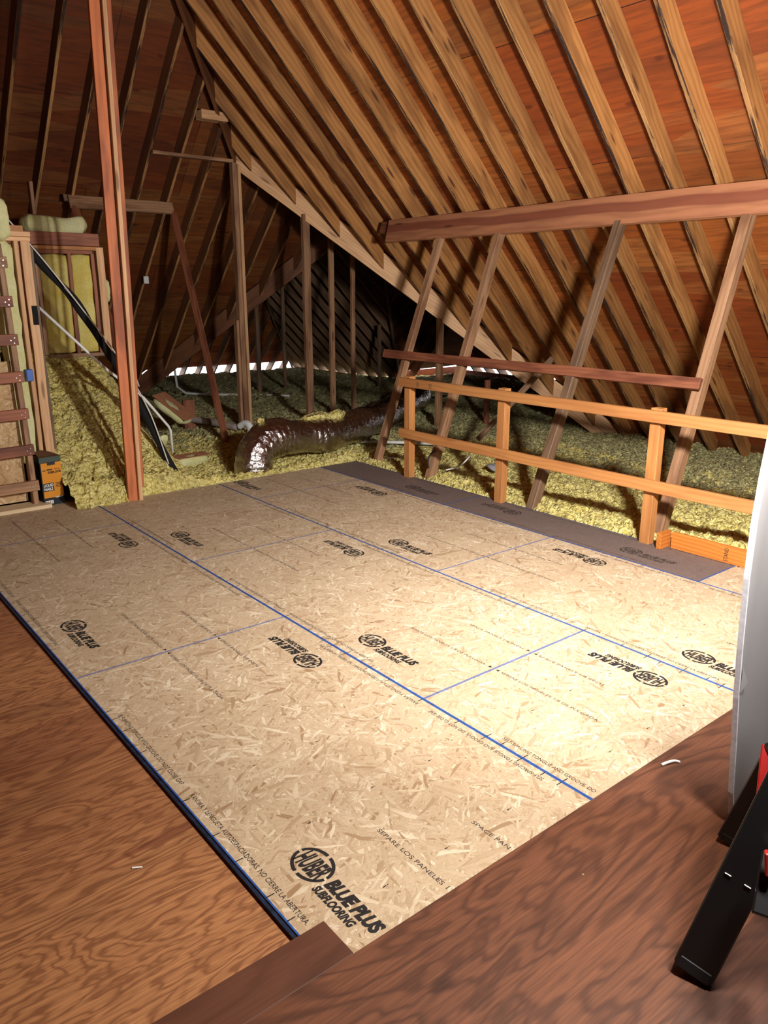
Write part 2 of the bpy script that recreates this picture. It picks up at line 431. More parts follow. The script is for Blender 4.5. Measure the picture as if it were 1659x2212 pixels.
def P(x, y, f): return (x, y, f(x, y))
fA = lambda x, y: D1 + S - x
fB = lambda x, y: D2 + S - y
fXs = lambda x, y: y - .2 + S
fXe = lambda x, y: 12.2 + S - x
fYw = lambda x, y: x - 3.95 + S
fYe = lambda x, y: D4 + S - x
fYn = lambda x, y: D5 + S - y
fW = lambda x, y: x + 6.3 + S - 1.53
th = .014
def skin(pl, f, up, ax, org, mat='roof_ply'):
    return struct(sheet('ceiling', [P(x, y, f) for x, y in pl], up, th, M[mat], ax, org))
skin([(1.53, -9.5), (8.3, -9.5), (8.3, -.27), (4.38, 3.65), (1.53, .80)], fA, (1, 0, 1), (0, 1, 0), (0, .3, D1 + S))
skin([(1.53, .80), (4.38, 3.65), (8.75, 3.65), (12.3, 7.2), (10.2, 7.25), (7.0, 4.05), (3.75, 7.3), (3.7, 7.45), (-5.0, 7.45), (-5.0, 7.33)], fB, (0, 1, 1), (1, 0, 0), (.2, 0, D2 + S), 'roof_ply_shaded')
skin([(4.38, 3.65), (8.03, 0.0), (12.3, 0.1), (8.75, 3.65)], fXs, (0, -1, 1), (1, 0, 0), (0, 0, -.2 + S))
skin([(8.75, 3.65), (12.32, .08), (12.32, 7.22)], fXe, (1, 0, 1), (0, 1, 0), (0, 0, 12.2 + S))
skin([(7.0, 4.05), (7.0, 8.45), (3.72, 11.73), (3.72, 7.33)], fYw, (-1, 0, 1), (0, 1, 0), (0, 0, -3.95 + S))
skin([(7.0, 8.45), (10.27, 11.72), (3.73, 11.72)], fYn, (0, 1, 1), (1, 0, 0), (0, 0, D5 + S))
skin([(7.0, 4.05), (10.28, 7.33), (10.30, 7.35), (10.30, 11.75), (7.0, 8.45)], fYe, (1, 0, 1), (0, 1, 0), (0, 0, D4 + S))
skin([(1.53, -9.5), (1.53, .80), (-5.0, 7.33), (-5.0, -9.5)], fW, (-1, 0, 1), (0, 1, 0), (0, 0, 5.03))
mk = lambda name, pts, up, ax, mat: struct(sheet(name, pts, up, .02, mat, ax, pts[0]))
mk('wall_south', [(-5, -9.5, -.4), (8.3, -9.5, -.4), (8.3, -9.5, 0), (1.53, -9.5, 6.7), (-5, -9.5, .1)], (0, -1, 0), (1, 0, 0), M['roof_ply'])
mk('wall_east', [(8.25, -9.5, -.4), (8.25, -.25, -.4), (8.25, -.25, .0), (8.25, -9.5, .0)], (1, 0, 0), (0, 1, 0), M['roof_ply'])
mk('wall_north', [(-5, 7.42, -.4), (3.8, 7.42, -.4), (3.8, 7.42, .05), (-5, 7.42, .05)], (0, 1, 0), (1, 0, 0), M['roof_ply'])
mk('wall_west', [(-4.98, -9.5, -.4), (-4.98, 7.4, -.4), (-4.98, 7.4, .2), (-4.98, -9.5, .2)], (-1, 0, 0), (0, 1, 0), M['roof_ply'])
mk('wall_west', [(3.74, 7.4, -.4), (3.74, 11.7, -.4), (3.74, 11.7, .1), (3.74, 7.4, .1)], (-1, 0, 0), (0, 1, 0), M['roof_ply'])
mk('wall_east', [(12.2, .0, -.4), (12.2, 7.3, -.4), (12.2, 7.3, .02), (12.2, .0, .02)], (1, 0, 0), (0, 1, 0), M['roof_ply'])
mk('wall_east', [(10.12, 7.35, -.4), (10.12, 11.4, -.4), (10.12, 11.4, -.08), (10.12, 7.35, -.08)], (1, 0, 0), (0, 1, 0), M['roof_ply'])
mk('wall_north', [(3.7, 11.46, -.4), (10.1, 11.46, -.4), (10.1, 11.46, -.22), (3.7, 11.46, -.22)], (0, 1, 0), (1, 0, 0), M['roof_ply'])
struct(slab('floor', -20, 40, -25, 42, -6.2, -6.0, M['base']))  # ground outside, added far below to cut sky light coming from underneath
mk('wall_north', [(10.15, 7.35, -.4), (12.3, 7.35, -.4), (12.3, 7.35, .1), (10.15, 7.35, .1)], (0, 1, 0), (1, 0, 0), M['roof_ply'])
mk('wall_south', [(8.2, .02, -.4), (12.4, .02, -.4), (12.4, .02, .1), (8.2, .02, .1)], (0, -1, 0), (1, 0, 0), M['roof_ply'])

# ------------------------------------------------------------------ rafters
def rafter(org, d, n, L, mat, depth=.184, t=.038, tail=False):
    """org = lower-face start point; d slope direction, n outward normal; plumb cut at both ends"""
    x = V(d).normalized(); z = V(n).normalized(); y = z.cross(x)
    m = Matrix.Identity(4)
    for i in range(3): m[i][0] = x[i]; m[i][1] = y[i]; m[i][2] = z[i]; m[i][3] = org[i]
    segs = max(2, int(L / .45)); vs = []
    rnd = random.Random(int(org[0] * 1000 + org[1] * 77))
    for i in range(segs + 1):
        f = i / segs; w = rnd.uniform(-1, 1) * .004; v2 = rnd.uniform(0, .010)
        for yy, zz in ((-t / 2, 0), (t / 2, 0), (t / 2, depth), (-t / 2, depth)):
            vs.append((L * f - zz, yy + w, zz + (v2 if zz == 0 else 0)))
    fs = [(3, 2, 1, 0)]; fm = [0]
    for i in range(segs):
        a = i * 4; b = a + 4
        for k in range(4):
            k2 = (k + 1) % 4; fs.append((a + k, a + k2, b + k2, b + k)); fm.append(1 if k == 0 else 0)
    e = segs * 4; fs.append((e, e + 1, e + 2, e + 3)); fm.append(0)
    return bevel(mesh_obj('rafter', vs, fs, [mat, M['wane']], fm, matrix=m), .004)
R2 = math.sqrt(2)
# right slope: counted from the rafter nearest the viewer
ys = [-.962 - .019 + .4064 * k for k in range(-9, 12)]
purl_left_y = 1.5
n_p = 0; n_v = 0; n_o = len([q for q in ys if q < -3.3])
for y in ys:
    if y > 3.55: continue
    xu = max(1.56, y + .75); xl = 8.0 if y < -.02 else 8.0 - y
    o = rafter((xu, y, D1 - xu), (1, 0, -1), (1, 0, 1), (xl - xu) * R2, M['rafter'])
    if y < -3.3:
        tag(o, 'right-slope rafter beyond the photo\'s right edge, %s out' % ORD[n_o - 1], 'rafter', 'rafters of the right roof slope'); n_o -= 1
    elif y < .2:
        tag(o, 'full-length worn rafter of the right roof slope, %s from the right' % ORD[n_p], 'rafter', 'rafters of the right roof slope'); n_p += 1
    else:
        tag(o, 'cut-off right-slope rafter ending on the long valley board, %s up from its foot' % ORD[n_v], 'rafter', 'rafters of the right roof slope'); n_v += 1
# back slope
xs = [2.03 - .019 + .4064 * k for k in range(-1, 22)]
nb = 0; nb2 = 0
for x in xs:
    if x < 1.53: yu = .8 + 1.53 - x
    elif x < 4.36: yu = x - .71
    elif x < 8.75: yu = 3.67
    else: yu = x - 5.1
    if x < 3.93: yl = 7.35
    elif x < 6.99: yl = 11.05 - x
    else: yl = min(7.3, x - 2.95)
    if yl - yu < .2: continue
    o = rafter((x, yu, D2 - yu), (0, 1, -1), (0, 1, 1), (yl - yu) * R2, M['rafter_shaded'])
    if x < 4.3:
        tag(o, 'dim brown rafter of the steep back roof slope, %s from the photo\'s left edge' % ORD[nb], 'rafter', 'rafters of the back roof slope'); nb += 1
    else:
        tag(o, 'dark rafter of the back slope beyond the tall support post, %s to its right' % ORD[nb2], 'rafter', 'rafters of the back roof slope'); nb2 += 1
# far wing, north slope (tails lit by daylight)
k = 0
for i in range(15):
    x = 4.25 + .4064 * i
    if x > 10.1: break
    yu = (D5 - (x - 3.95)) if x < 7.0 else (D5 - (D4 - x))
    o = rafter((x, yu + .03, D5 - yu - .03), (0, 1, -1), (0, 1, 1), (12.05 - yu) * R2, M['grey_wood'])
    tag(o, 'far rafter with daylit tail above the bright eave slit, %s from the left' % ORD[k], 'rafter', 'rafters of the far wing'); k += 1
k = 0
for i in range(19):
    y = 4.2 + .4064 * i
    xu = 7.03 if y < 8.45 else y - 1.43
    xl = (2.93 + y) if y < 7.2 else 10.6
    if xl - xu < .2: continue
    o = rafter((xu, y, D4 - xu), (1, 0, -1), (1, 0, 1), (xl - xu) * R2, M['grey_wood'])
    tag(o, 'dark slanting rafter of the far roof behind the posts, %s from the right' % ORD[k], 'rafter', 'rafters of the far wing'); k += 1
k = 0
for i in range(17):
    y = .38 + .4064 * i
    z = min(y - .2, 7.1 - y) 
    if z < .1: continue
    xu = 12.2 - z
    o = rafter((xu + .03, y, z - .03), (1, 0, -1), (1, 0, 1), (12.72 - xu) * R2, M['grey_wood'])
    tag(o, 'pale rafter tail at the farthest eave seen through the railing, %s from the right' % ORD[k], 'rafter', 'rafters of the farthest eave'); k += 1

# hips, ridges and valleys
def beam(p0, p1, w, t, n, mat, label, cat, name, bot=None, **kw):
    o = board(name, p0, p1, w, t, n, mat, **kw); tag(o, label, cat); return o
# plumb members drawn with their lower edge on the line p0-p1
def plumb(name, p0, p1, below, above, t, mat, label, cat):
    a = V(p0); b = V(p1); h = V((b.x - a.x, b.y - a.y, 0)).normalized(); nrm = h.cross(V((0, 0, 1)))
    Lh = V((b.x - a.x, b.y - a.y, 0)).length; x = (b - a).normalized(); m = frame(a, b, nrm)
    inv = m.inverted(); vs = []
    for s in (-.5, .5):
        for p, dz in ((a, -below), (b, -below), (b, above), (a, above)):
            vs.append(inv @ (p + V((0, 0, dz)) + nrm * t * s))
    fs = [(3, 2, 1, 0), (4, 5, 6, 7), (0, 1, 5, 4), (1, 2, 6, 5), (2, 3, 7, 6), (3, 0, 4, 7)]
    o = mesh_obj(name, vs, fs, mat, matrix=m); bevel(o, .003); tag(o, label, cat); return o
plumb('valley_rafter', (4.38, 3.65, 3.45), (8.05, -.02, -.22), .09, .24, .045, M['pale'], 'long tan valley board running diagonally down from the tall post to the right floor insulation', 'valley board')
plumb('valley_rafter', (7.02, 4.03, 3.07), (3.93, 7.12, -.02), .09, .24, .045, M['rafter_shaded'], 'shaded tan valley board on the back slope, rising to the right behind the posts', 'valley board')
plumb('valley_rafter', (7.02, 4.05, 3.03), (10.05, 7.08, 0), .06, .24, .045, M['grey_wood'], 'dark valley board at the far right of the far wing', 'valley board')
plumb('hip_rafter', (1.53, .80, 6.30), (4.36, 3.63, 3.47), .05, .24, .038, M['rafter_shaded'], 'dark narrow hip board between the left and right roof slopes, meeting the tall post', 'hip board')
plumb('hip_rafter', (7.0, 8.45, 3.05), (10.35, 11.8, -.30), .05, .24, .04, M['grey_wood'], 'far hip board catching pale daylight beyond the posts', 'hip board')
plumb('hip_rafter', (7.0, 8.45, 3.05), (3.7, 11.75, -.25), .05, .24, .04, M['grey_wood'], 'far hip board at the left end of the bright eave', 'hip board')
plumb('ridge_board', (4.40, 3.65, 3.45), (8.75, 3.65, 3.45), .02, .24, .04, M['red'], 'dark ridge board above the row of thin posts', 'ridge board')
plumb('ridge_board', (7.0, 4.05, 3.05), (7.0, 8.45, 3.05), .02, .24, .04, M['grey_wood'], 'dark ridge board of the far wing', 'ridge board')
plumb('ridge_board', (1.53, -9.4, 6.30), (1.53, .80, 6.30), .02, .24, .04, M['rafter'], 'main ridge board high above the left post', 'ridge board')

# ------------------------------------------------------------------ posts
def post(x, y, z0, z1, w, t, mat, label, grp=None, face=(0, -1, 0), top=None, name='support_post'):
    return tag(vpost(name, x, y, z0, z1, w, t, mat, face, top), label, 'post', grp)
# main post of three studs in the left foreground
mp_ = empty('built_up_post', (1.53, .66, -.02))
tag(mp_, 'tall reddish built-up stud post at left, standing at the subfloor edge', 'post')
adopt(mp_, vpost('stud', 1.515, .662, -.02, 6.2, .084, .038, M['post_red'], (0, -1, 0), top=(1.60, .66, 6.2)))
a = adopt(mp_, vpost('stud', 1.576, .655, -.02, 6.2, .034, .089, M['pale'], (0, -1, 0), top=(1.672, .655, 6.2))); a['label'] = 'pale stud edge of the post'
adopt(mp_, vpost('stud', 1.630, .74, .10, 6.2, .036, .089, M['post_red'], (0, -1, 0), top=(1.735, .70, 6.2)))
pst = empty('tall_post', (4.33, 3.58, 0)); tag(pst, 'tall two-piece post carrying the upper end of the diagonal valley board', 'post')
adopt(pst, vpost('stud', 4.30, 3.58, -.05, 3.42, .06, .089, M['strut'], (0, -1, 0)))
adopt(pst, vpost('stud', 4.355, 3.56, -.05, 3.40, .04, .089, M['pale'], (0, -1, 0)))
adopt(pst, vpost('stud', 4.245, 3.60, -.05, 1.45, .036, .089, M['strut'], (0, -1, 0)))
post(5.02, 3.02, -.05, 2.80, .105, .06, M['strut'], 'brown post under the diagonal board, second from the left of the row behind the duct')
post(5.85, 3.63, -.05, 3.42, .075, .05, M['strut'], 'thin knotty post, third from the left of the row behind the duct')
post(6.24, 3.63, -.05, 3.42, .06, .05, M['strut'], 'thin post, fourth from the left of the row behind the duct')
post(6.28, 1.73, -.05, 1.48, .10, .05, M['strut'], 'short post under the diagonal board, left of the second leaning strut')
post(6.46, 6.91, -.1, 2.3, .08, .05, M['grey_wood'], 'faint far post right of the tall post, in front of the bright eave')
post(7.22, 7.22, -.1, 2.4, .06, .05, M['grey_wood'], 'fainter far post in front of the right part of the bright eave')
post(8.68, 6.05, -.1, 1.2, .06, .05, M['grey_wood'], 'thin grey far post under the dark roof, right of the four-post row')
post(7.1, 1.6, -.1, .62, .07, .05, M['red'], 'short dark post behind the railing left of the second leaning strut')

# ------------------------------------------------------------------ right-hand purlin, struts, rails
def PX(z): return 5.10 + .38 * (z - 2.37)      # plane of the leaning struts (front face)
lean = V((.38, 0, 1)).normalized(); nface = V((-1, 0, .38)).normalized()
z0, z1 = 2.385, 2.63; zc = (z0 + z1) / 2
tag(board('purlin', (PX(zc), 1.45, zc), (PX(zc), -5.6, zc), .262, .04, nface, M['purlin'], seg=6, cut0=-.02), 'wide reddish-brown purlin beam on the leaning struts below the right rafters', 'beam')
tag(board('purlin_backer', (PX(2.56) + .05, 1.66, 2.56), (PX(2.56) + .05, -5.6, 2.56), .13, .04, nface, M['red'], seg=4), 'darker backing board behind the purlin, sticking out past its left end', 'beam')
feet = [.52, -.36, -1.77, -2.92]
words = ['leftmost of four leaning struts under the right purlin, foot by the subfloor corner',
         'second leaning strut from the left under the purlin, black mark near its foot',
         'third leaning strut from the left under the purlin, just left of the last railing post',
         'rightmost leaning strut under the purlin, foot behind the short orange curb']
strs = []
for i, (y, wd) in enumerate(zip(feet, words)):
    zb = -.12; x0 = (4.24, 4.24, 4.18, 4.33)[i]; x1 = PX(2.40) + .03
    o = board('purlin_strut', (x0 + (x1 - x0) * zb / 2.4, y, zb), (x1, y, 2.41), .075 if i != 3 else .08, .089 if i else .07, nface, M['strut' if i != 2 else 'grey_wood'], seg=6)
    tag(o, wd, 'strut', 'leaning struts of the right purlin'); strs.append(o)
# second piece doubled behind strut two
tag(board('brace', (4.75, -.52, .35), (5.35, -.95, 1.18), .05, .04, nface, M['grey_wood']), 'short shadowed brace right behind the second leaning strut', 'brace')
# black paint mark on strut two
mk_ = tube('paint_mark', [(4.205, -.37, .10), (4.215, -.35, .18), (4.235, -.365, .24), (4.27, -.395, .27)], .009, M['ink'], sides=8)
adopt(strs[1], mk_)
mk_['label'] = 'black paint mark on the strut'
# red rail
rr = tag(board('cross_rail', (4.60, .84, 1.155), (4.60, -2.98, 1.155), .089, .038, nface, M['red'], seg=5), 'weathered dark red rail nailed across the leaning struts above the railing', 'rail')
# railing
rl = empty('guard_railing', (4.06, -2.2, 0)); tag(rl, 'orange-brown timber guard railing along the right edge of the subfloor', 'railing')
for z, ww in ((.965, .085), (.455, .088)):
    adopt(rl, board('rail', (4.02, -.13, z), (4.02, -5.3, z + .004), ww, .038, (-1, 0, 0), M['orange'], seg=6))
for y in (-.21, -1.47, -2.97, -4.45):
    adopt(rl, board('post', (4.083, y, -.05), (4.083, y, 1.022), .075, .085, (0, -1, 0), M['orange'], seg=2))

# curb
cb = empty('curb', (4.1, -3.3, 0)); tag(cb, 'short orange curb boards on edge at the foot of the railing, right', 'curb')
adopt(cb, board('long_board', (4.12, -3.16, .062), (4.12, -5.2, .062), .124, .036, (-1, 0, 0), M['curb']))
adopt(cb, board('end_block', (4.00, -3.12, .062), (4.14, -3.12, .062), .124, .038, (0, -1, 0), M['curb']))

def put_flat(txt, org, xd, yd, size, par, mat, width):
    return ('stamp', txt, org, xd, yd, size, par, mat, width)
STAMPS = [put_flat('STAND', (4.1005, -3.60, .015), (0, 0, 1), (0, 1, 0), .042, cb, 'ink', .095)]
for k_, y_ in enumerate((-.40, -.58)):
    vs_ = []; fs_ = []
    for a_ in range(4):
        for b_ in range(3):
            q_ = len(vs_); yy_ = y_ - b_ * .013; zz_ = .985 - a_ * .013
            vs_ += [(4.0005, yy_, zz_), (4.0005, yy_ - .009, zz_), (4.0005, yy_ - .009, zz_ - .006), (4.0005, yy_, zz_ - .006)]; fs_.append((q_, q_ + 1, q_ + 2, q_ + 3))
    adopt(rl, mesh_obj('grade_stamp', vs_, fs_, M['ink_grey']))

# ------------------------------------------------------------------ left side frames
# purlin of the back slope with its two struts
tag(board('purlin', (2.36, 4.16, 2.875), (3.70, 4.16, 2.875), .15, .04, (0, -1, .35), M['strut'], seg=3), 'short grey-brown purlin board under the back slope, behind the left post', 'beam')
tag(board('purlin_backer', (2.32, 4.22, 2.92), (3.60, 4.22, 2.92), .08, .03, (0, -1, .35), M['grey_wood']), 'thin backing piece behind the short back purlin', 'beam')
tag(board('purlin_strut', (3.44, 2.50, -.02), (3.70, 4.15, 2.82), .05, .085, (-.8, -.5, 0), M['red'], seg=4), 'thin reddish strut leaning from the right end of the back purlin down to the insulation', 'strut')
tag(board('purlin_strut', (2.46, 2.9, .6), (2.42, 4.15, 2.82), .05, .085, (-.8, -.5, 0), M['red'], seg=4), 'reddish strut under the left end of the back purlin, mostly behind the framed wall', 'strut')
# collar board and blocks near the top of the tall post
tag(board('collar_board', (3.22, 3.60, 3.44), (4.30, 3.60, 3.44), .04, .089, (0, -1, 0), M['strut']), 'thin horizontal board level with the top of the tall post, left of it', 'board')
tag(board('collar_board', (3.70, 3.26, 3.86), (4.05, 3.26, 3.86), .10, .16, (0, -1, 0), M['pale']), 'pale wooden block wedged under the back slope above the thin horizontal board', 'block')
# low boards in the insulation behind the post
tag(board('scrap_board', (2.32, 1.0, -.02), (2.02, 1.75, .22), .10, .04, (-.4, -.2, 1), M['red']), 'reddish board end lying in the insulation under the black pipe bundle', 'board')
tag(board('scrap_board', (2.28, 1.28, .05), (2.16, 1.70, .30), .09, .04, (-1, -.6, .3), M['pale']), 'pale board end in the insulation left of the black pipe bundle', 'board')
tag(board('framing_stub', (3.52, 3.72, -.05), (3.52, 3.72, .42), .16, .05, (0, -1, 0), M['red']), 'short reddish stub behind the kraft-faced batt', 'board')
tag(board('truss_board', (2.75, 5.2, .05), (4.6, 6.3, 1.05), .22, .04, (0, -1, .2), M['rafter']), 'dim diagonal board low on the back slope left of the bright eave', 'board') if False else None

def lumpy(name, c, s, mat, amp=.03, freq=5, sub=10, rz=0, rot=None, rnd=1.0):
    bm = bmesh.new(); bmesh.ops.create_cube(bm, size=1)
    bmesh.ops.subdivide_edges(bm, edges=bm.edges[:], cuts=sub, use_grid_fill=True)
    for v in bm.verts:
        p = v.co.copy(); r = V([max(-1, min(1, 2 * q)) for q in p])
        e = V((r.x * math.sqrt(max(0, 1 - .35 * r.y ** 2 - .35 * r.z ** 2 + .2 * r.y ** 2 * r.z ** 2)), r.y * math.sqrt(max(0, 1 - .35 * r.x ** 2 - .35 * r.z ** 2 + .2 * r.x ** 2 * r.z ** 2)), r.z * math.sqrt(max(0, 1 - .35 * r.x ** 2 - .35 * r.y ** 2 + .2 * r.x ** 2 * r.y ** 2))))
        e = r.lerp(e, rnd)
        q = V((e.x * s[0] / 2, e.y * s[1] / 2, e.z * s[2] / 2))
        q += noise.noise_vector((q + V(c)) * freq) * amp + noise.noise_vector((q + V(c)) * freq * 3.1) * amp * .35
        v.co = q
    me = bpy.data.meshes.new(name); bm.to_mesh(me); bm.free(); me.materials.append(mat)
    for p in me.polygons: p.use_smooth = True
    o = bpy.data.objects.new(name, me); COL.objects.link(o)
    o.matrix_world = Matrix.Translation(c) @ (rot.to_4x4() if rot else Matrix.Rotation(rz, 4, 'Z'))
    return o

# back framed opening (y = 2.4)
bf = empty('framed_opening', (1.6, 2.4, 1.15)); tag(bf, 'stud-framed opening filled with yellow batts above the insulation heap, left', 'wall frame')
yb = 2.4
a = adopt(bf, board('header', (1.02, yb - .02, 2.335), (2.04, yb - .02, 2.335), .125, .04, (0, -1, 0), M['red']))
adopt(bf, board('top_plate', (1.05, yb, 2.250), (2.00, yb, 2.250), .036, .09, (0, -1, 0), M['orange']))
adopt(bf, board('top_plate', (1.05, yb, 2.212), (1.96, yb, 2.212), .036, .09, (0, -1, 0), M['red']))
adopt(bf, board('bottom_plate', (1.42, yb, 1.185), (2.08, yb, 1.185), .036, .09, (0, -1, 0), M['strut']))
for x, mm, w in ((2.035, 'pale', .075), (1.955, 'red', .035), (1.72, 'red', .036), (1.40, 'strut', .04), (1.20, 'red', .04)):
    adopt(bf, board('stud', (x, yb, 1.20 if x > 1.3 else .9), (x, yb, 2.20 if w < .07 else 2.265), w, .089, (0, -1, 0), M[mm], seg=2))
for x0, x1, mm in ((1.42, 1.70, 'batt'), (1.74, 1.935, 'batt')):
    lb = 'yellow wall batt filling the %s bay of the framed opening' % ('wide left' if x0 < 1.6 else 'narrow right')
    o = lumpy('insulation_batt', ((x0 + x1) / 2, yb + .03, 1.70), (x1 - x0 - .004, .11, .99), M[mm], amp=.010, freq=6, sub=16, rnd=.12)
    tag(o, lb, 'insulation batt', 'batts in the framed opening')
tag(lumpy('insulation_batt', (1.66, 2.56, 2.46), (.66, .36, .20), M['batt_pale'], amp=.045, freq=2.4, rnd=.85, sub=14), 'pale batt draped over the header of the framed opening', 'insulation batt')
tag(lumpy('insulation_batt', (.79, 1.18, 2.40), (.20, .20, .30), M['batt_pale'], amp=.03, freq=6), 'pale batt bulging on top of the stud wall at the left edge', 'insulation batt')
tag(lumpy('insulation_batt', (2.125, 2.50, 1.83), (.05, .10, .24), M['batt_pale'], amp=.012, freq=9), 'small batt scrap poking out right of the framed opening', 'insulation batt')
# front stud wall (y = 1.2)
fw = empty('stud_wall', (.8, 1.2, 0)); tag(fw, 'open stud wall behind the wooden ladder at the left edge, topped by a double plate', 'wall frame')
adopt(fw, board('top_plate', (.30, 1.2, 2.29), (1.035, 1.2, 2.29), .038, .1, (0, -1, 0), M['pale']))
adopt(fw, board('top_plate', (.30, 1.2, 2.25), (1.03, 1.2, 2.25), .036, .1, (0, -1, 0), M['pale']))
adopt(fw, board('plate_block', (.86, 1.26, 2.335), (1.0, 1.26, 2.335), .05, .1, (0, -1, 0), M['orange']))
adopt(fw, board('stud', (.915, 1.2, -.04), (.915, 1.2, 2.235), .036, .089, (0, -1, 0), M['pale'], seg=4))
adopt(fw, board('stud', (.988, 1.19, -.04), (.988, 1.19, 2.235), .075, .06, (0, -1, 0), M['pale'], seg=4))
adopt(fw, board('stud', (1.055, 1.30, .3), (1.055, 1.30, 2.20), .036, .089, (0, -1, 0), M['grey_wood'], seg=2))
tag(lumpy('insulation_batt', (.80, 1.22, 1.30), (.17, .10, 1.90), M['batt_pale'], amp=.016, freq=5, sub=16, rnd=.3), 'long pale green-yellow batt hanging in the stud wall right of the ladder', 'insulation batt')
tag(lumpy('insulation_batt', (.54, 1.24, 1.72), (.30, .10, 1.10), M['batt_pale'], amp=.016, freq=5, sub=16, rnd=.3), 'pale batt behind the upper rungs of the ladder', 'insulation batt')
tag(box('box_label', (1.0, 1.156, 1.63), (.045, .005, .16), M['black_foam'], bev=.001), 'glossy black sticker on the front stud', 'sticker')
tag(box('junction_box', (.885, 1.14, 1.13), (.055, .05, .10), M['bluebox'], bev=.004), 'small blue electrical box on the stud right of the ladder', 'electrical box')
tag(sheet('wall_board', [(.1, 1.10, .04), (.735, 1.10, .04), (.735, 1.10, 1.26), (.1, 1.10, 1.26)], (0, -1, 0), .012, M['osb_wall'], (1, 0, 0), (.1, 1.10, .04)), 'pale strand board behind the lower rungs of the ladder', 'board')
tag(board('stub_stud', (1.66, 3.2, 2.15), (1.66, 3.2, 2.95), .036, .089, (0, -1, 0), M['strut']), 'short vertical stub rising above the batt on the framed opening', 'stud')

# site-built ladder
ld = empty('wooden_ladder', (.78, .95, 0)); tag(ld, 'site-built wooden ladder with reddish rungs at the left edge', 'ladder')
adopt(ld, board('side_rail', (.766, .99, .03), (.735, 1.03, 2.2), .044, .089, (0, -1, 0), M['orange' if 0 else 'strut'], seg=3))
adopt(ld, board('side_rail', (.22, .99, .03), (.22, 1.03, 2.2), .044, .089, (0, -1, 0), M['strut'], seg=3))
for i, z in enumerate((.20, .515, .825, 1.135, 1.44, 1.745, 2.05)):
    yy = .925 + .017 * z
    rg = adopt(ld, board('rung', (.14, yy, z - .005), (.800 - .012 * z, yy, z + .005), .089, .038, (0, -1, 0), M['red' if 0 < i < 6 else 'strut'], seg=1))
    for dx, dz in ((-.025, .02), (-.03, -.022), (-.055, .0)):
        nl = box('nail', (.795 - .012 * z + dx, yy - .021, z + dz), (.009, .004, .009), M['nail'], bev=.001)
        nl.parent = rg; nl.matrix_parent_inverse = rg.matrix_world.inverted()
tag(board('foot_board', (.05, .96, .017), (.87, .96, .017), .20, .034, (0, 0, 1), M['white_wood']), 'pale new board lying on the subfloor under the ladder foot', 'board')

# carton of adhesive
bx = empty('adhesive_carton', (.91, .99, 0)); tag(bx, 'orange and black carton of subfloor adhesive standing beside the ladder foot', 'carton')
CR = Matrix.Translation((.905, 1.065, 0)) @ Matrix.Rotation(.12, 4, 'Z')
def cbox(name, c, s, mat, par=bx):
    o = box(name, c, s, mat); o.matrix_world = CR @ Matrix.Translation(c); return adopt(par, o)
cbox('body', (0, 0, .205), (.184, .22, .41), M['boxblack'])
cbox('front_panel', (.004, -.1112, .225), (.176, .002, .315), M['boxorange'])
cbox('base_band', (.0, -.1125, .028), (.185, .002, .056), M['boxblack'])
cbox('lid_band', (0, 0, .41), (.19, .226, .048), M['boxgreen'])
cbox('lid_top', (0, 0, .436), (.186, .22, .004), M['boxbrown'])
cbox('hand_hole', (.006, -.1128, .372), (.07, .002, .026), M['boxblack'])
fl = mesh_obj('lid_flap', [(-.09, -.10, 0), (.09, -.10, 0), (.09, .0, .0), (-.09, .0, .03), (0, .06, .03), (-.09, .10, 0), (.09, .10, 0)], [(0, 1, 3), (1, 2, 4), (1, 4, 3), (3, 4, 5), (4, 2, 6), (4, 6, 5)], M['boxbrown'])
fl.matrix_world = CR @ Matrix.Translation((0, 0, .440)); adopt(bx, fl)

# ------------------------------------------------------------------ lettering
_tc = {}
def text_mesh(s, size, shear=0.0, bold=0.0, mat=None, squash=1.0):
    key = (s, size, shear, bold, mat.name, squash)
    if key in _tc: return _tc[key]
    cu = bpy.data.curves.new('t', 'FONT'); cu.body = s; cu.size = size; cu.shear = shear; cu.offset = bold
    cu.resolution_u = 3; cu.align_x = 'LEFT'
    to = bpy.data.objects.new('t', cu); COL.objects.link(to)
    dg = bpy.context.evaluated_depsgraph_get(); dg.update()
    me = bpy.data.meshes.new_from_object(to.evaluated_get(dg)); bpy.data.objects.remove(to)
    me.materials.clear(); me.materials.append(mat)
    w = max([v.co.x for v in me.vertices] + [0.001])
    _tc[key] = (me, w); return me, w
def put_text(name, s, origin, xdir, ydir, size, parent, mat, width=None, shear=0.0, bold=0.0, align='LEFT'):
    me, w = text_mesh(s, size, shear, bold, mat)
    o = bpy.data.objects.new(name, me); COL.objects.link(o)
    sx = (width / w) if width else 1.0
    x = V(xdir).normalized(); y = V(ydir).normalized(); z = x.cross(y)
    m = Matrix.Identity(4)
    off = 0 if align == 'LEFT' else -(w * sx) * (1 if align == 'RIGHT' else .5)
    for i in range(3): m[i][0] = x[i] * sx; m[i][1] = y[i]; m[i][2] = z[i]; m[i][3] = origin[i] + x[i] * off
    o.matrix_world = m
    return adopt(parent, o)
def cartoon_text(s, c, size, mat, width=None, bold=.0, shear=0.0, name='lettering'):
    o = put_text(name, s, (0, 0, 0), (1, 0, 0), (0, 0, 1), size, bx, mat, width=width, bold=bold, shear=shear)
    L = o.matrix_world.copy(); o.parent = None; o.matrix_parent_inverse = Matrix.Identity(4)
    o.matrix_world = CR @ Matrix.Translation((c[0], -.1138, c[1])) @ L
    adopt(bx, o)
cartoon_text('SUBFLOOR', (-.032, .286), .028, M['ink'], width=.118, bold=.0012, shear=.15)
cbox('print_line', (-.062, -.1128, .316), (.028, .001, .008), M['ink'])
cbox('print_line', (-.012, -.1128, .320), (.050, .001, .012), M['ink'])
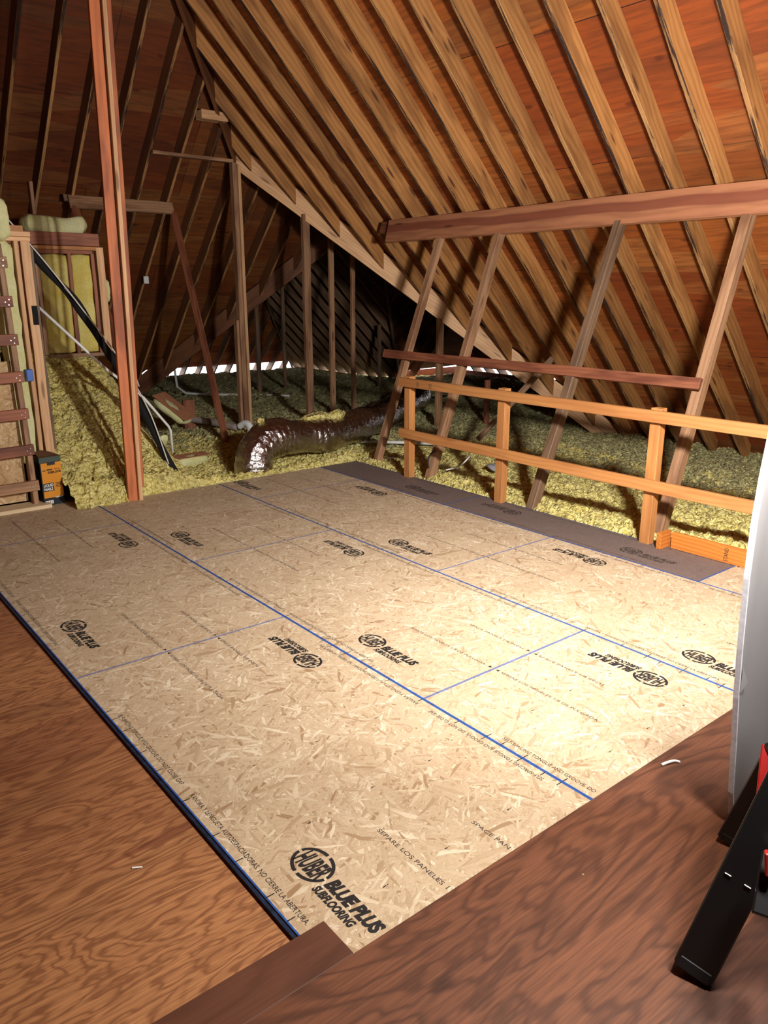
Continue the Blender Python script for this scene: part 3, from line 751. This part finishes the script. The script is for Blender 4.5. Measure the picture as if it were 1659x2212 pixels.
cbox('print_line', (.055, -.1128, .321), (.058, .001, .004), M['ink'])
def carton_outline(s, c, size, width):
    cartoon_text(s, (c[0], c[1]), size, M['white'], width=width, bold=.001, name='brand_lettering')
cbox('brand_plate', (-.036, -.1124, .165), (.094, .0014, .072), M['boxblack'])
carton_outline('LIQUID', (-.078, .170), .034, .084)
carton_outline('NAILS', (-.078, .137), .034, .078)
for i in range(4): cbox('print_line', (.052, -.1128, .195 - .013 * i), (.056 - .012 * (i % 2), .001, .0055), M['ink'])
cartoon_text('SUBFLOOR', (.012, .062), .016, M['white'], width=.07, bold=.0005)
cbox('barcode_plate', (-.045, -.1142, .03), (.07, .001, .03), M['white'])
for i in range(12): 
    if i % 3 != 2: cbox('barcode_bar', (-.075 + i * .0054, -.1149, .03), (.002 + .001 * (i % 2), .0008, .024), M['ink'])

for _, a1, a2, a3, a4, a5, a6, a7, a8 in STAMPS: put_text('stamp', a1, a2, a3, a4, a5, a6, M[a7], width=a8)

# ------------------------------------------------------------------ subfloor panels
PW = 1.2065; PL = 2.4384; ZT = 0.0006
def ring_mesh(rx, ry, w, mat):
    key = ('ring', rx, ry, w, mat.name)
    if key in _tc: return _tc[key]
    N = 40; vs = []; fs = []
    for i in range(N):
        a = 2 * math.pi * i / N
        vs.append((rx * math.cos(a), ry * math.sin(a), 0)); vs.append(((rx - w) * math.cos(a), (ry - w) * math.sin(a), 0))
    for i in range(N):
        if i % 10 == 9: continue
        j = (i + 1) % N; fs.append((2 * i, 2 * j, 2 * j + 1, 2 * i + 1))
    me = bpy.data.meshes.new('ring'); me.from_pydata(vs, [], fs); me.materials.append(mat); _tc[key] = me; return me
def logo(parent, c, sgn, mat, scale=1.0):
    """sgn +1: reads towards -y with its top towards +x; -1: the other way round"""
    rd = V((0, -1, 0)) * sgn; up = V((1, 0, 0)) * sgn; c = V((c[0], c[1], ZT))
    me = ring_mesh(.088, .069, .0125, mat); o = bpy.data.objects.new('printed_logo', me); COL.objects.link(o)
    m = Matrix.Identity(4)
    for i in range(3): m[i][0] = rd[i]; m[i][1] = up[i]; m[i][2] = (0, 0, 1)[i]; m[i][3] = c[i]
    o.matrix_world = m; adopt(parent, o)
    def t(s, u, v, size, width, bold, shear=.25):
        x = put_text('lettering', s, c + rd * u + up * v, rd, up, size, parent, mat, width=width, bold=bold, shear=shear)
        # letters belong to the logo
        mw = x.matrix_world.copy(); x.parent = o; x.matrix_parent_inverse = o.matrix_world.inverted(); x.matrix_world = mw
    t('HUBER', -.068, -.037, .104, .134, .0042)
    t('BLUE PLUS', .098, -.022, .066, .262, .0042)
    t('SUBFLOORING', .088, -.064, .040, .205, .0022)
def bar(name, x0, x1, y0, y1, mat, parent, z=ZT):
    o = mesh_obj(name, [(x0, y0, z), (x1, y0, z), (x1, y1, z), (x0, y1, z)], [(0, 1, 2, 3)], mat); return adopt(parent, o)
def multi(name, rects, mat, parent, z=ZT):
    vs = []; fs = []
    for x0, x1, y0, y1 in rects:
        k = len(vs); vs += [(x0, y0, z), (x1, y0, z), (x1, y1, z), (x0, y1, z)]; fs.append((k, k + 1, k + 2, k + 3))
    if fs: return adopt(parent, mesh_obj(name, vs, fs, mat))
def clip_panel(x0, x1, y_near, y_far, label, mat, joint_near, joint_far, inkm, rail_l=True, rail_r=True, grp='subfloor panels'):
    """panel from y_near (towards the viewer) up to y_far; joint_* = true panel ends (may lie outside)"""
    g = .0015
    root = empty('subfloor_panel', ((x0 + x1) / 2, (y_near + y_far) / 2, -.018)); tag(root, label, 'subfloor panel', grp)
    b = slab('board', x0 + g, x1 - g, y_near + g, y_far - g, -.018, 0, mat); adopt(root, b)
    e = .0075; rects = []
    if rail_l: rects.append((x0 + g, x0 + e, y_near, y_far))
    if rail_r: rects.append((x1 - e, x1 - g, y_near, y_far))
    if joint_near >= y_near - .01: rects.append((x0 + e, x1 - e, y_near + g, y_near + .006))
    if joint_far <= y_far + .01: rects.append((x0 + e, x1 - e, y_far - .006, y_far - g))
    multi('painted_edge', rects, M['blue'], root)
    inside = lambda y, pad=0: y_near + pad < y < y_far - pad
    # logos
    for c, sg in (((x0 + .20, joint_near + .64), 1), ((x1 - .205, joint_far - .555), -1)):
        ya = c[1] + .09 * sg; yb_ = c[1] - .366 * sg
        if min(ya, yb_) > y_near and max(ya, yb_) < y_far: logo(root, c, sg, inkm)
    # ticks along both long edges
    tk = []
    for e_, sg in ((x0, 1), (x1, -1)):
        for step in (.4064, .4877, .6096):
            k = 1
            while k * step < PL - .05:
                y = joint_far - k * step; k += 1
                if inside(y, .03): tk.append((min(e_ + sg * .004, e_ + sg * .034), max(e_ + sg * .004, e_ + sg * .034), y - .0022, y + .0022))
    multi('edge_ticks', tk, inkm, root)
    # edge sentences
    T1, T2 = 'SELF-SPACING TONGUE AND GROOVE. DO NOT CLOSE GAP', 'RANURA Y LENGUETA AUTOESPACIADORAS. NO CIERRE LA ABERTURA.'
    for s, st, wd in ((T1, .46, .66), (T2, 1.20, .80)):
        for sg, xe, ystart in ((1, x0 + .040, joint_far - st), (-1, x1 - .040, joint_near + st)):
            yend = ystart - wd * sg; body = s; w2 = wd
            lo, hi = min(ystart, yend), max(ystart, yend)
            if sg == 1 and lo < y_near + .02 and ystart > y_near + .1:
                fr = (ystart - (y_near + .02)) / wd; n = int(len(s) * fr); body = s[:n].rstrip(); w2 = wd * fr
            elif lo < y_near + .02 or hi > y_far - .02: continue
            if hi > y_far - .02: continue
            put_text('edge_lettering', body, (xe, ystart, ZT), (0, -sg, 0), (sg, 0, 0), .027, root, inkm, width=w2)
    # notes at both short ends, arrows to the joint
    for xo, s, wd in ((.47, 'SEPARE LOS PANELES 1/8 DE PULGADA', .58), (.76, 'SPACE PANELS 1/8 INCH', .40)):
        ar = []
        if inside(joint_near + .05, -.3):
            ys_ = joint_near + .06 + wd; body = s; w2 = wd
            if y_near > joint_near + .01:
                fr = (ys_ - y_near - .015) / wd
                n = int(len(s) * min(1, fr)); body = s[:n].rstrip(); w2 = wd * min(1, fr)
            if len(body) > 3: put_text('gap_note', body, (x0 + xo, ys_, ZT), (0, -1, 0), (1, 0, 0), .025, root, M['ink_grey'], width=w2)
            if joint_near >= y_near - .01:
                v = [(x0 + xo, y_near + .012, ZT), (x0 + xo + .022, y_near + .042, ZT), (x0 + xo + .022 - .016, y_near + .034, ZT), (x0 + xo + .01, y_near + .07, ZT)]
                ar += [[(x0 + xo + .010, y_near + .014), (x0 + xo + .020, y_near + .034), (x0 + xo, y_near + .034)]]
        if joint_far <= y_far + .01:
            ys_ = joint_far - .05
            if ys_ - wd > y_near: put_text('gap_note', s, (x0 + xo, ys_, ZT), (0, -1, 0), (1, 0, 0), .025, root, M['ink_grey'], width=wd)
            ar += [[(x0 + xo + .010, joint_far - .014), (x0 + xo, joint_far - .034), (x0 + xo + .020, joint_far - .034)]]
        if ar:
            vs = []; fs = []
            for tri in ar:
                k = len(vs); vs += [(p[0], p[1], ZT) for p in tri]; fs.append((k, k + 1, k + 2))
            adopt(root, mesh_obj('gap_arrows', vs, fs, inkm))
    # nail marks in rows across the joists
    nm = []
    for k in range(1, 6):
        y = joint_far - k * .4064 + .02
        for i in range(1, 5):
            x = x0 + .02 + i * .295 + random.uniform(-.02, .02); yy = y + random.uniform(-.015, .015)
            if inside(yy, .03) and x < x1 - .05: nm.append((x, x + .014, yy - .002, yy + .002)); nm.append((x + .018, x + .022, yy - .0015, yy + .0015))
    multi('nail_marks', nm, inkm, root)
    return root
NE = -4.611
names = [
 # x0, x1, near, far, jn, jf, label, mat
 (0, PW, NE, -2.4384, -4.8768, -2.4384, 'nearest pale subfloor panel, with the biggest stamped logo by the brown plank', 'osb'),
 (0, PW, -2.4384, 0, -2.4384, 0, 'pale subfloor panel in the left strip, second back from the viewer', 'osb'),
 (0, PW, 0, 1.06, 0, 2.4384, 'subfloor panel under the ladder foot and the adhesive carton', 'osb'),
 (PW, 2 * PW, NE, -3.6576, -6.096, -3.6576, 'pale subfloor panel piece at the near edge, with one upside-down logo, second strip', 'osb'),
 (PW, 2 * PW, -3.6576, -1.2192, -3.6576, -1.2192, 'large bright subfloor panel in the middle of the floor, second strip', 'osb'),
 (PW, 2 * PW, -1.2192, .74, -1.2192, 1.2192, 'browner subfloor panel at the far left, second strip, right of the built-up post', 'osb'),
 (2 * PW, 3 * PW, NE, -2.4384, -4.8768, -2.4384, 'bright subfloor panel running behind the drywall sheet, third strip', 'osb'),
 (2 * PW, 3 * PW, -2.4384, 0, -2.4384, 0, 'subfloor panel of the third strip ending at the dusty strip, middle', 'osb'),
 (2 * PW, 3 * PW, 0, .74, 0, 2.4384, 'far piece of subfloor in front of the foil duct, third strip', 'osb'),
 (3 * PW, 4.115, -5.4, -3.6576, -6.096, -3.6576, 'clean pale strip of subfloor by the orange curb, far right', 'osb'),
 (3 * PW, 4.115, -3.6576, -1.2192, -3.6576, -1.2192, 'dusty grey subfloor strip below the railing, near half with a faint logo', 'osb_dusty'),
 (3 * PW, 4.115, -1.2192, .74, -1.2192, 1.2192, 'dusty grey strip of subfloor at the far corner, by the leftmost railing post', 'osb_dusty')]
for x0, x1, yn, yf, jn, jf, lb, mm in names:
    clip_panel(x0, x1, yn, yf, lb, M[mm], jn, jf, M['ink'] if mm == 'osb' else M['ink_grey'])
# tongue edge sealed dark blue along the left side of the first strip
tg = tag(slab('tongue_edge', -.012, .0025, -4.455, .85, -.0165, -.0045, M['blue_dark']), 'dark blue sealed tongue along the left edge of the subfloor', 'panel edge')

# ------------------------------------------------------------------ blown insulation
def smst(a, b, x):
    t = max(0, min(1, (x - a) / (b - a))); return t * t * (3 - 2 * t)
def H(x, y):
    z = -.02 + .06 * noise.noise(V((x * 1.1, y * 1.1, 3.1))) + .035 * noise.noise(V((x * 3.1, y * 3.1, 7.7)))
    z -= .17 * smst(6.0, 9.5, y)
    z += .05 * smst(.9, 2.5, y) * smst(2.2, 3.5, x) * (1 - smst(5.5, 7.5, x))
    heap = min(1.22, .66 * (y - .60)) if y > .60 else 0
    mask = 1 - smst(1.80, 2.50, x + .10 * noise.noise(V((y * 2, 0, 0))) + .12 * max(0, .9 - y))
    z = max(z, heap * mask + z * .6)
    if y < 1.1 and x < 4.1: z += .07 * math.exp(-((y - .78) / .08) ** 2)
    if x < 4.4 and y < .9: z += .03 * math.exp(-((x - 4.15) / .08) ** 2)
    if x > 1.62 and x < 4.11 and y < .95: z = -.07 + (z + .07) * smst(.68, .84, y)
    elif x <= 1.62 and y < .8: z = -.012 + (z + .012) * smst(.58, .70, y)
    if y < .8 and x > 4.1: z = -.06 + (z + .06) * smst(4.09, 4.20, x)
    if x > 4.1 and y < .9:
        z += .05 * math.exp(-((y + 3.6) / .7) ** 2) + .03 * math.sin(x * 3.1) * .5
    return z
def insul_grid(x0, x1, y0, y1, st, keep, name, lum=1.0, greyer=None):
    nx = int((x1 - x0) / st); ny = int((y1 - y0) / st); vs = []; fs = []; fm = []
    c = V((x0, y0, 0))
    for j in range(ny + 1):
        for i in range(nx + 1):
            x = x0 + i * st; y = y0 + j * st
            p = V((x, y, 0)); z = H(x, y)
            n1 = noise.noise(p * 9.0); q = p + V((0, 0, z)); n2 = noise.noise(q * 21.0 + V((5, 5, 5)))
            n3 = noise.noise(q * 40.0 + V((9, 1, 5)))
            nv = noise.noise_vector(q * 15.0)
            vs.append((x + nv.x * .018 * lum - x0, y + nv.y * .022 * lum - y0, z + (.030 * n1 + .040 * n2 + .022 * n3) * lum))
    for j in range(ny):
        for i in range(nx):
            x = x0 + (i + .5) * st; y = y0 + (j + .5) * st
            if keep(x, y):
                a = j * (nx + 1) + i; fs.append((a, a + 1, a + nx + 2, a + nx + 1)); fm.append(1 if (greyer is None or greyer(x, y) + .9 * noise.noise(V((x * 3, y * 3, 1))) + .8 * noise.noise(V((x * 11, y * 11, 4))) > 0) else 0)
    o = mesh_obj(name, vs, fs, [M['insul'], M['insul_grey']], fm, smooth=False, matrix=Matrix.Translation(c))
    bm = bmesh.new(); bm.from_mesh(o.data); bmesh.ops.delete(bm, geom=[v for v in bm.verts if not v.link_faces], context='VERTS'); bm.to_mesh(o.data); bm.free()
    return o
keepn = lambda x, y: (x > 4.125) or (y > .715 and x > 1.0) or (y > .60 and 1.02 < x < 1.62)
tag(insul_grid(1.0, 8.2, -6.0, 4.3, .024, keepn, 'blown_insulation', greyer=lambda x, y: max((x - 6.2) * .8 if y < 1 else (x - 4.9), (y - 2.9) if x > 2.3 else -3)), 'loose yellow blown insulation between the joists and heaped below the framed opening', 'insulation', kind='stuff')
tag(insul_grid(.9, 11.8, 4.3, 11.45, .06, lambda x, y: (y < 7.4 or x > 3.75) , 'blown_insulation', 1.0), 'grey-looking blown insulation on the dark far attic floor up to the bright eave', 'insulation', kind='stuff')
tag(insul_grid(8.2, 11.8, .05, 4.3, .06, lambda x, y: True, 'blown_insulation', 1.0), 'blown insulation on the dark attic floor behind the railing, far right', 'insulation', kind='stuff')

# ------------------------------------------------------------------ foil duct
dp = [(2.98, 1.02, -.35), (2.97, 1.02, -.02), (3.03, 1.05, .20), (3.28, 1.12, .30), (3.65, 1.16, .27), (4.15, 1.22, .24), (4.7, 1.42, .27), (5.25, 1.72, .26), (5.8, 2.05, .30), (6.35, 2.35, .34), (6.8, 2.75, .30), (6.9, 3.3, .15)]
def duct_r(s, a, f):
    r = .185 + .012 * math.sin(s * 9.0) + .009 * abs(math.sin(s * 42.0)) ** .6
    r += .010 * noise.noise(V((s * 5, math.cos(a) * 1.5, math.sin(a) * 1.5))) + .006 * noise.noise(V((s * 22, math.cos(a) * 4, math.sin(a) * 4)))
    if .10 < f < .3: r += .012
    return r
tag(tube('flexible_duct', dp, .185, M['foil'], sides=40, smooth_n=24, rf=duct_r), 'silver foil flexible duct bending out of the insulation past the railing', 'duct')
for i, (c, s) in enumerate((((4.02, 1.22, .45), (.62, .16, .09)), ((3.15, 1.15, .50), (.10, .08, .05)))):
    tag(lumpy('insulation_tuft', c, s, M['insul'], amp=.045, freq=14), ('yellow insulation tuft lying along the top of the foil duct', 'small insulation tuft on the elbow of the foil duct')[i], 'insulation tuft')

# ------------------------------------------------------------------ pipes, cables
tag(tube('pipe_bundle', [(1.00, 1.32, 2.26), (1.10, 1.30, 2.12), (1.20, 1.30, 1.98), (1.36, 1.32, 1.80), (1.46, 1.30, 1.62), (1.60, 1.30, 1.36), (1.78, 1.28, 1.03), (1.93, 1.22, .66), (2.0, 1.15, .42), (2.06, 1.08, .22), (2.13, 1.02, .02), (2.13, 1.02, -.1)], .036, M['black_foam'], sides=14,
     rf=lambda s, a, f: .036 + .007 * math.sin(s * 11) * (1 if f < .5 else .4)), 'black foam-wrapped pipe bundle slanting behind the left post down to the floor edge', 'pipe')
tag(tube('cable', [(.86, 1.26, 2.46), (1.12, 1.24, 2.12), (1.40, 1.24, 1.72), (1.70, 1.24, 1.26), (1.93, 1.16, .74), (2.04, 1.03, .20)], .007, M['cable'], sides=8), 'thin pale cable running above the black pipe bundle', 'cable')
tag(tube('cable', [(.92, 1.30, 2.36), (1.14, 1.30, 2.06), (1.44, 1.28, 1.70)], .006, M['cable'], sides=8), 'shorter thin cable just under the upper one on the pipe bundle', 'cable')
def pvc(pts, r, label, mat='pvc', sm=0): return tag(tube('drain_pipe', pts, r, M[mat], sides=14, smooth_n=sm), label, 'pipe')
pvc([(1.06, 1.30, 1.71), (1.60, 1.26, 1.13), (1.95, 1.30, .83), (2.235, 1.42, .50), (2.262, 1.44, .45), (2.27, 1.45, .22)], .013, 'white plastic pipe slanting across the insulation heap behind the left post')
pvc([(5.0, 7.6, 1.3), (4.93, 7.2, .16), (5.0, 7.0, .06), (5.2, 6.8, .05), (6.3, 5.6, .05)], .022, 'white plastic pipe with an elbow on the far insulation left of the tall post')
pvc([(4.7, 1.42, .05), (5.45, .62, .05)], .02, 'straight white pipe lying behind the first railing post')
pvc([(4.48, .62, .0), (4.80, .18, .0)], .015, 'short thin white pipe low behind the first railing post')
pvc([(3.28, 4.1, .20), (3.68, 3.40, .14), (3.86, 2.98, .10)], .045, 'dusty grey drain pipe leading right to a white elbow in the insulation', 'pvc_grey', 6)
el = pvc([(3.86, 2.95, .12), (3.90, 2.86, .17), (3.92, 2.78, .14), (3.92, 2.75, -.02)], .045, 'white plastic pipe elbow left of the foil duct', 'pvc', 6)
tag(tube('wire', [(1.95, 2.2, 1.15), (2.08, 2.1, 1.16), (2.14, 2.0, 1.02), (2.17, 1.95, .86)], .008, M['cable'], sides=8), 'grey cable end hanging right of the left post', 'cable')
tag(tube('wire', [(4.40, -.42, .06), (4.52, -.50, .10), (4.66, -.52, .20)], .008, M['pvc'], sides=8), 'thin white wire scraps on the insulation by the second leaning strut', 'wire')
tag(lumpy('plastic_scrap', (4.95, -.62, .06), (.26, .16, .05), M['paper'], amp=.03, freq=9), 'crumpled pale scrap on the insulation between the first railing posts', 'scrap')
tag(box('switch_plate', (3.62, 5.05, 1.98), (.07, .03, .10), M['pvc']), 'tiny white box on the dark back slope', 'electrical box')

# loose batts near the post
def batt_piece(name, c, s, rz, rx, label, kraft=True, ry=0):
    root = empty(name, c); tag(root, label, 'insulation batt')
    R = Matrix.Rotation(rz, 3, 'Z') @ Matrix.Rotation(rx, 3, 'X') @ Matrix.Rotation(ry, 3, 'Y')
    b = lumpy('batt_body', c, s, M['batt_pale'], amp=.010, freq=9, rot=R); adopt(root, b)
    if kraft:
        k = box('kraft_facing', (0, 0, 0), (s[0] * .97, s[1] * .97, .006), M['kraft'])
        k.matrix_world = Matrix.Translation(c) @ R.to_4x4() @ Matrix.Translation((0, 0, s[2] * .5 - .006)); adopt(root, k)
        for i, (u, v, t) in enumerate(((-.05, .06, '?'), (.0, -.08, 'O'))):
            me, w = text_mesh(t, .05, 0, 0, M['ink_grey']); q = bpy.data.objects.new('lettering', me); COL.objects.link(q)
            q.matrix_world = Matrix.Translation(c) @ R.to_4x4() @ Matrix.Translation((u, v, s[2] * .5 + .0)); 
            q.parent = k; q.matrix_parent_inverse = k.matrix_world.inverted()
    return root
batt_piece('faced_batt', (2.98, 3.0, .42), (.38, .52, .12), .75, .65, 'kraft-paper-faced batt tilted behind the pipe bundle, brown side up', True)
batt_piece('batt_scrap', (2.20, 1.62, .28), (.16, .34, .08), .15, -.75, 'pale batt scrap under the black pipe bundle', False)
batt_piece('faced_batt', (2.60, 1.75, .04), (.42, .16, .13), .10, .1, 'batt offcut lying between the pipe bundle and the foil duct', True)

# ------------------------------------------------------------------ drywall sheet
prof = [(1.480, -.002), (1.440, .15), (1.408, .364), (1.378, .54), (1.356, .725), (1.335, .97), (1.334, 1.166), (1.345, 1.295), (1.362, 1.41), (1.40, 1.65), (1.45, 1.9), (1.47, 2.0)]
dw = empty('drywall_sheet', (1.9, -5.0, 0)); tag(dw, 'bowed drywall sheet standing on edge at the right, showing its white cut edge', 'drywall sheet')
def dwpart(name, y0, y1, off0, off1, mat):
    vs = []; fs = []
    for x, z in prof:
        vs += [(x + off0, y0, z), (x + off0, y1, z), (x + off1, y0, z), (x + off1, y1, z)]
    for i in range(len(prof) - 1):
        a = i * 4; b = a + 4
        for p, q in ((0, 1), (1, 3), (3, 2), (2, 0)): fs.append((a + p, a + q, b + q, b + p))
    fs += [(0, 2, 3, 1), ((len(prof) - 1) * 4, (len(prof) - 1) * 4 + 1, (len(prof) - 1) * 4 + 3, (len(prof) - 1) * 4 + 2)]
    return adopt(dw, mesh_obj(name, vs, fs, mat, smooth=False))
dwpart('paper_face', -5.016, -5.0, .004, 1.25, M['paper'])
dwpart('cut_edge', -5.017, -4.999, -.001, .006, M['gypsum'])
flp = mesh_obj('torn_paper', [(1.375, -5.0185, .66), (1.40, -5.03, .60), (1.378, -5.019, .56)], [(0, 1, 2)], M['paper']); adopt(dw, flp)

# ------------------------------------------------------------------ tripod work light at the right edge
st = empty('tripod_work_light', (1.2, -5.48, 0)); tag(st, 'black and red tripod of a work light at the bottom right edge', 'work light')
HUB = V((1.2, -5.48, 1.2)); A0 = V((.775, -5.262, .003)); B0 = V((1.375, -5.05, .003)); C0 = V((1.55, -6.0, .003))
fwdv = V((-.72, -.33, .60))
def leg(p0, p1, w, t, fn):
    L = (p1 - p0).length; m = frame(p0, p1, fn)
    out = [(-w / 2, t / 2), (w / 2, t / 2), (w / 2, -t / 2), (w / 2 - .012, -t / 2), (w / 2 - .012, t / 2 - .014), (-w / 2 + .012, t / 2 - .014), (-w / 2 + .012, -t / 2), (-w / 2, -t / 2)]
    N = len(out); vs = [(.022 * (u0 == 0) * abs(yy) / (w / 2) + u0, yy, zz) for u0 in (0, L) for yy, zz in out]
    fs = [(i, (i + 1) % N, N + (i + 1) % N, N + i) for i in range(N)] + [tuple(range(N))[::-1], tuple(range(N, 2 * N))]
    o = mesh_obj('leg', vs, fs, M['black'], matrix=m); bevel(o, .004); adopt(st, o)
    fc = box('foot_cap', (0, 0, 0), (.05, w * .95, t + .004), M['boxblack'], bev=.010)
    fc.matrix_world = m @ Matrix.Translation((.035, 0, 0)); fc.parent = o; fc.matrix_parent_inverse = m.inverted()
    return o
lgA = leg(A0, HUB + V((-.05, .02, 0)), .108, .05, fwdv)
leg(B0, HUB + V((.0, .06, 0)), .075, .04, fwdv)
leg(C0, HUB + V((.05, -.05, 0)), .108, .05, V((.5, -.8, .3)))
for v in (-.022, .030):
    nl = box('rivet', (0, 0, 0), (.004, .018, .004), M['nail'], bev=.001)
    nl.matrix_world = lgA.matrix_world @ Matrix.Translation((.33, v, .026)); nl.parent = lgA; nl.matrix_parent_inverse = lgA.matrix_world.inverted()
adopt(st, tube('mast', [(1.2, -5.48, .30), (1.2, -5.48, 2.02)], .028, M['black'], sides=18, smooth_n=0))
adopt(st, box('hub', (1.2, -5.48, 1.2), (.15, .15, .14), M['black'], bev=.02))
adopt(st, box('body', (1.2, -5.48, .62), (.20, .20, .34), M['redp'], bev=.025))
adopt(st, board('brace', V((1.297, -5.170, .474)), V((1.168, -5.233, .274)), .05, .03, fwdv, M['redp']))
adopt(st, board('brace_arm', V((1.297, -5.170, .474)), V((1.2, -5.40, .50)), .05, .03, (0, 0, 1), M['black']))
adopt(st, board('latch_block', V((.845, -5.391, .455)), V((.745, -5.428, .349)), .045, .04, fwdv, M['black']))
adopt(st, board('red_latch', V((.790, -5.405, .500)), V((.780, -5.418, .445)), .022, .03, fwdv, M['redp']))
s_ = NT('lamp_lens'); s_.b.inputs['Base Color'].default_value = (.8, .8, .75, 1); s_.b.inputs['Emission Color'].default_value = (1, .95, .88, 1); s_.b.inputs['Emission Strength'].default_value = 2.0
for hp, ha, hw, hs, hc in HEADS:
    a = V(ha).normalized(); c = V(hp) - a * .05
    hd = box('lamp_head', (0, 0, 0), (hs[0] + .05, hs[1] + .05, .07), M['redp'], bev=.012)
    q = a.to_track_quat('-Z', 'Y').to_matrix().to_4x4(); hd.matrix_world = Matrix.Translation(c) @ q; adopt(st, hd)
    ln = box('lens', (0, 0, 0), (hs[0], hs[1], .004), s_.m, bev=0); ln.matrix_world = Matrix.Translation(V(hp) - a * .011) @ q
    ln.parent = hd; ln.matrix_parent_inverse = hd.matrix_world.inverted()
    adopt(st, tube('head_arm', [V((1.2, -5.48, 1.98)), c - a * .03], .012, M['black'], sides=10, smooth_n=0))

hl = empty('hanging_lamp', (1.82, -4.92, 2.1)); tag(hl, 'lamp head hung on a cord beyond the drywall sheet, outside the right edge', 'lamp')
_a = V((0.66, 0.73, -0.20)).normalized(); _q = _a.to_track_quat('-Z', 'Y').to_matrix().to_4x4()
_c = V((1.80, -4.90, 2.10)) - _a * .05
o = box('housing', (0, 0, 0), (.26, .22, .07), M['black'], bev=.012); o.matrix_world = Matrix.Translation(_c) @ _q; adopt(hl, o)
o2 = box('lens', (0, 0, 0), (.22, .18, .004), s_.m, bev=0); o2.matrix_world = Matrix.Translation(V((1.80, -4.90, 2.10)) - _a * .011) @ _q; adopt(hl, o2)
adopt(hl, tube('cord', [_c + V((0, 0, .03)), (1.78, -4.93, 3.0), (1.78, -4.93, 6.02)], .005, M['black'], sides=8, smooth_n=6))

# ------------------------------------------------------------------ litter on the deck
tag(tube('paper_strip', [(1.60, -4.655, .006), (1.63, -4.665, .010), (1.66, -4.675, .009), (1.675, -4.69, .005)], .006, M['white'], sides=8), 'curled white strip of paper on the dark plywood near the subfloor edge', 'litter')
tag(box('plastic_stick', (-.255, -3.865, -.0145), (.035, .006, .005), M['white'], rz=-.55), 'small white stick on the brown plywood at the left', 'litter')
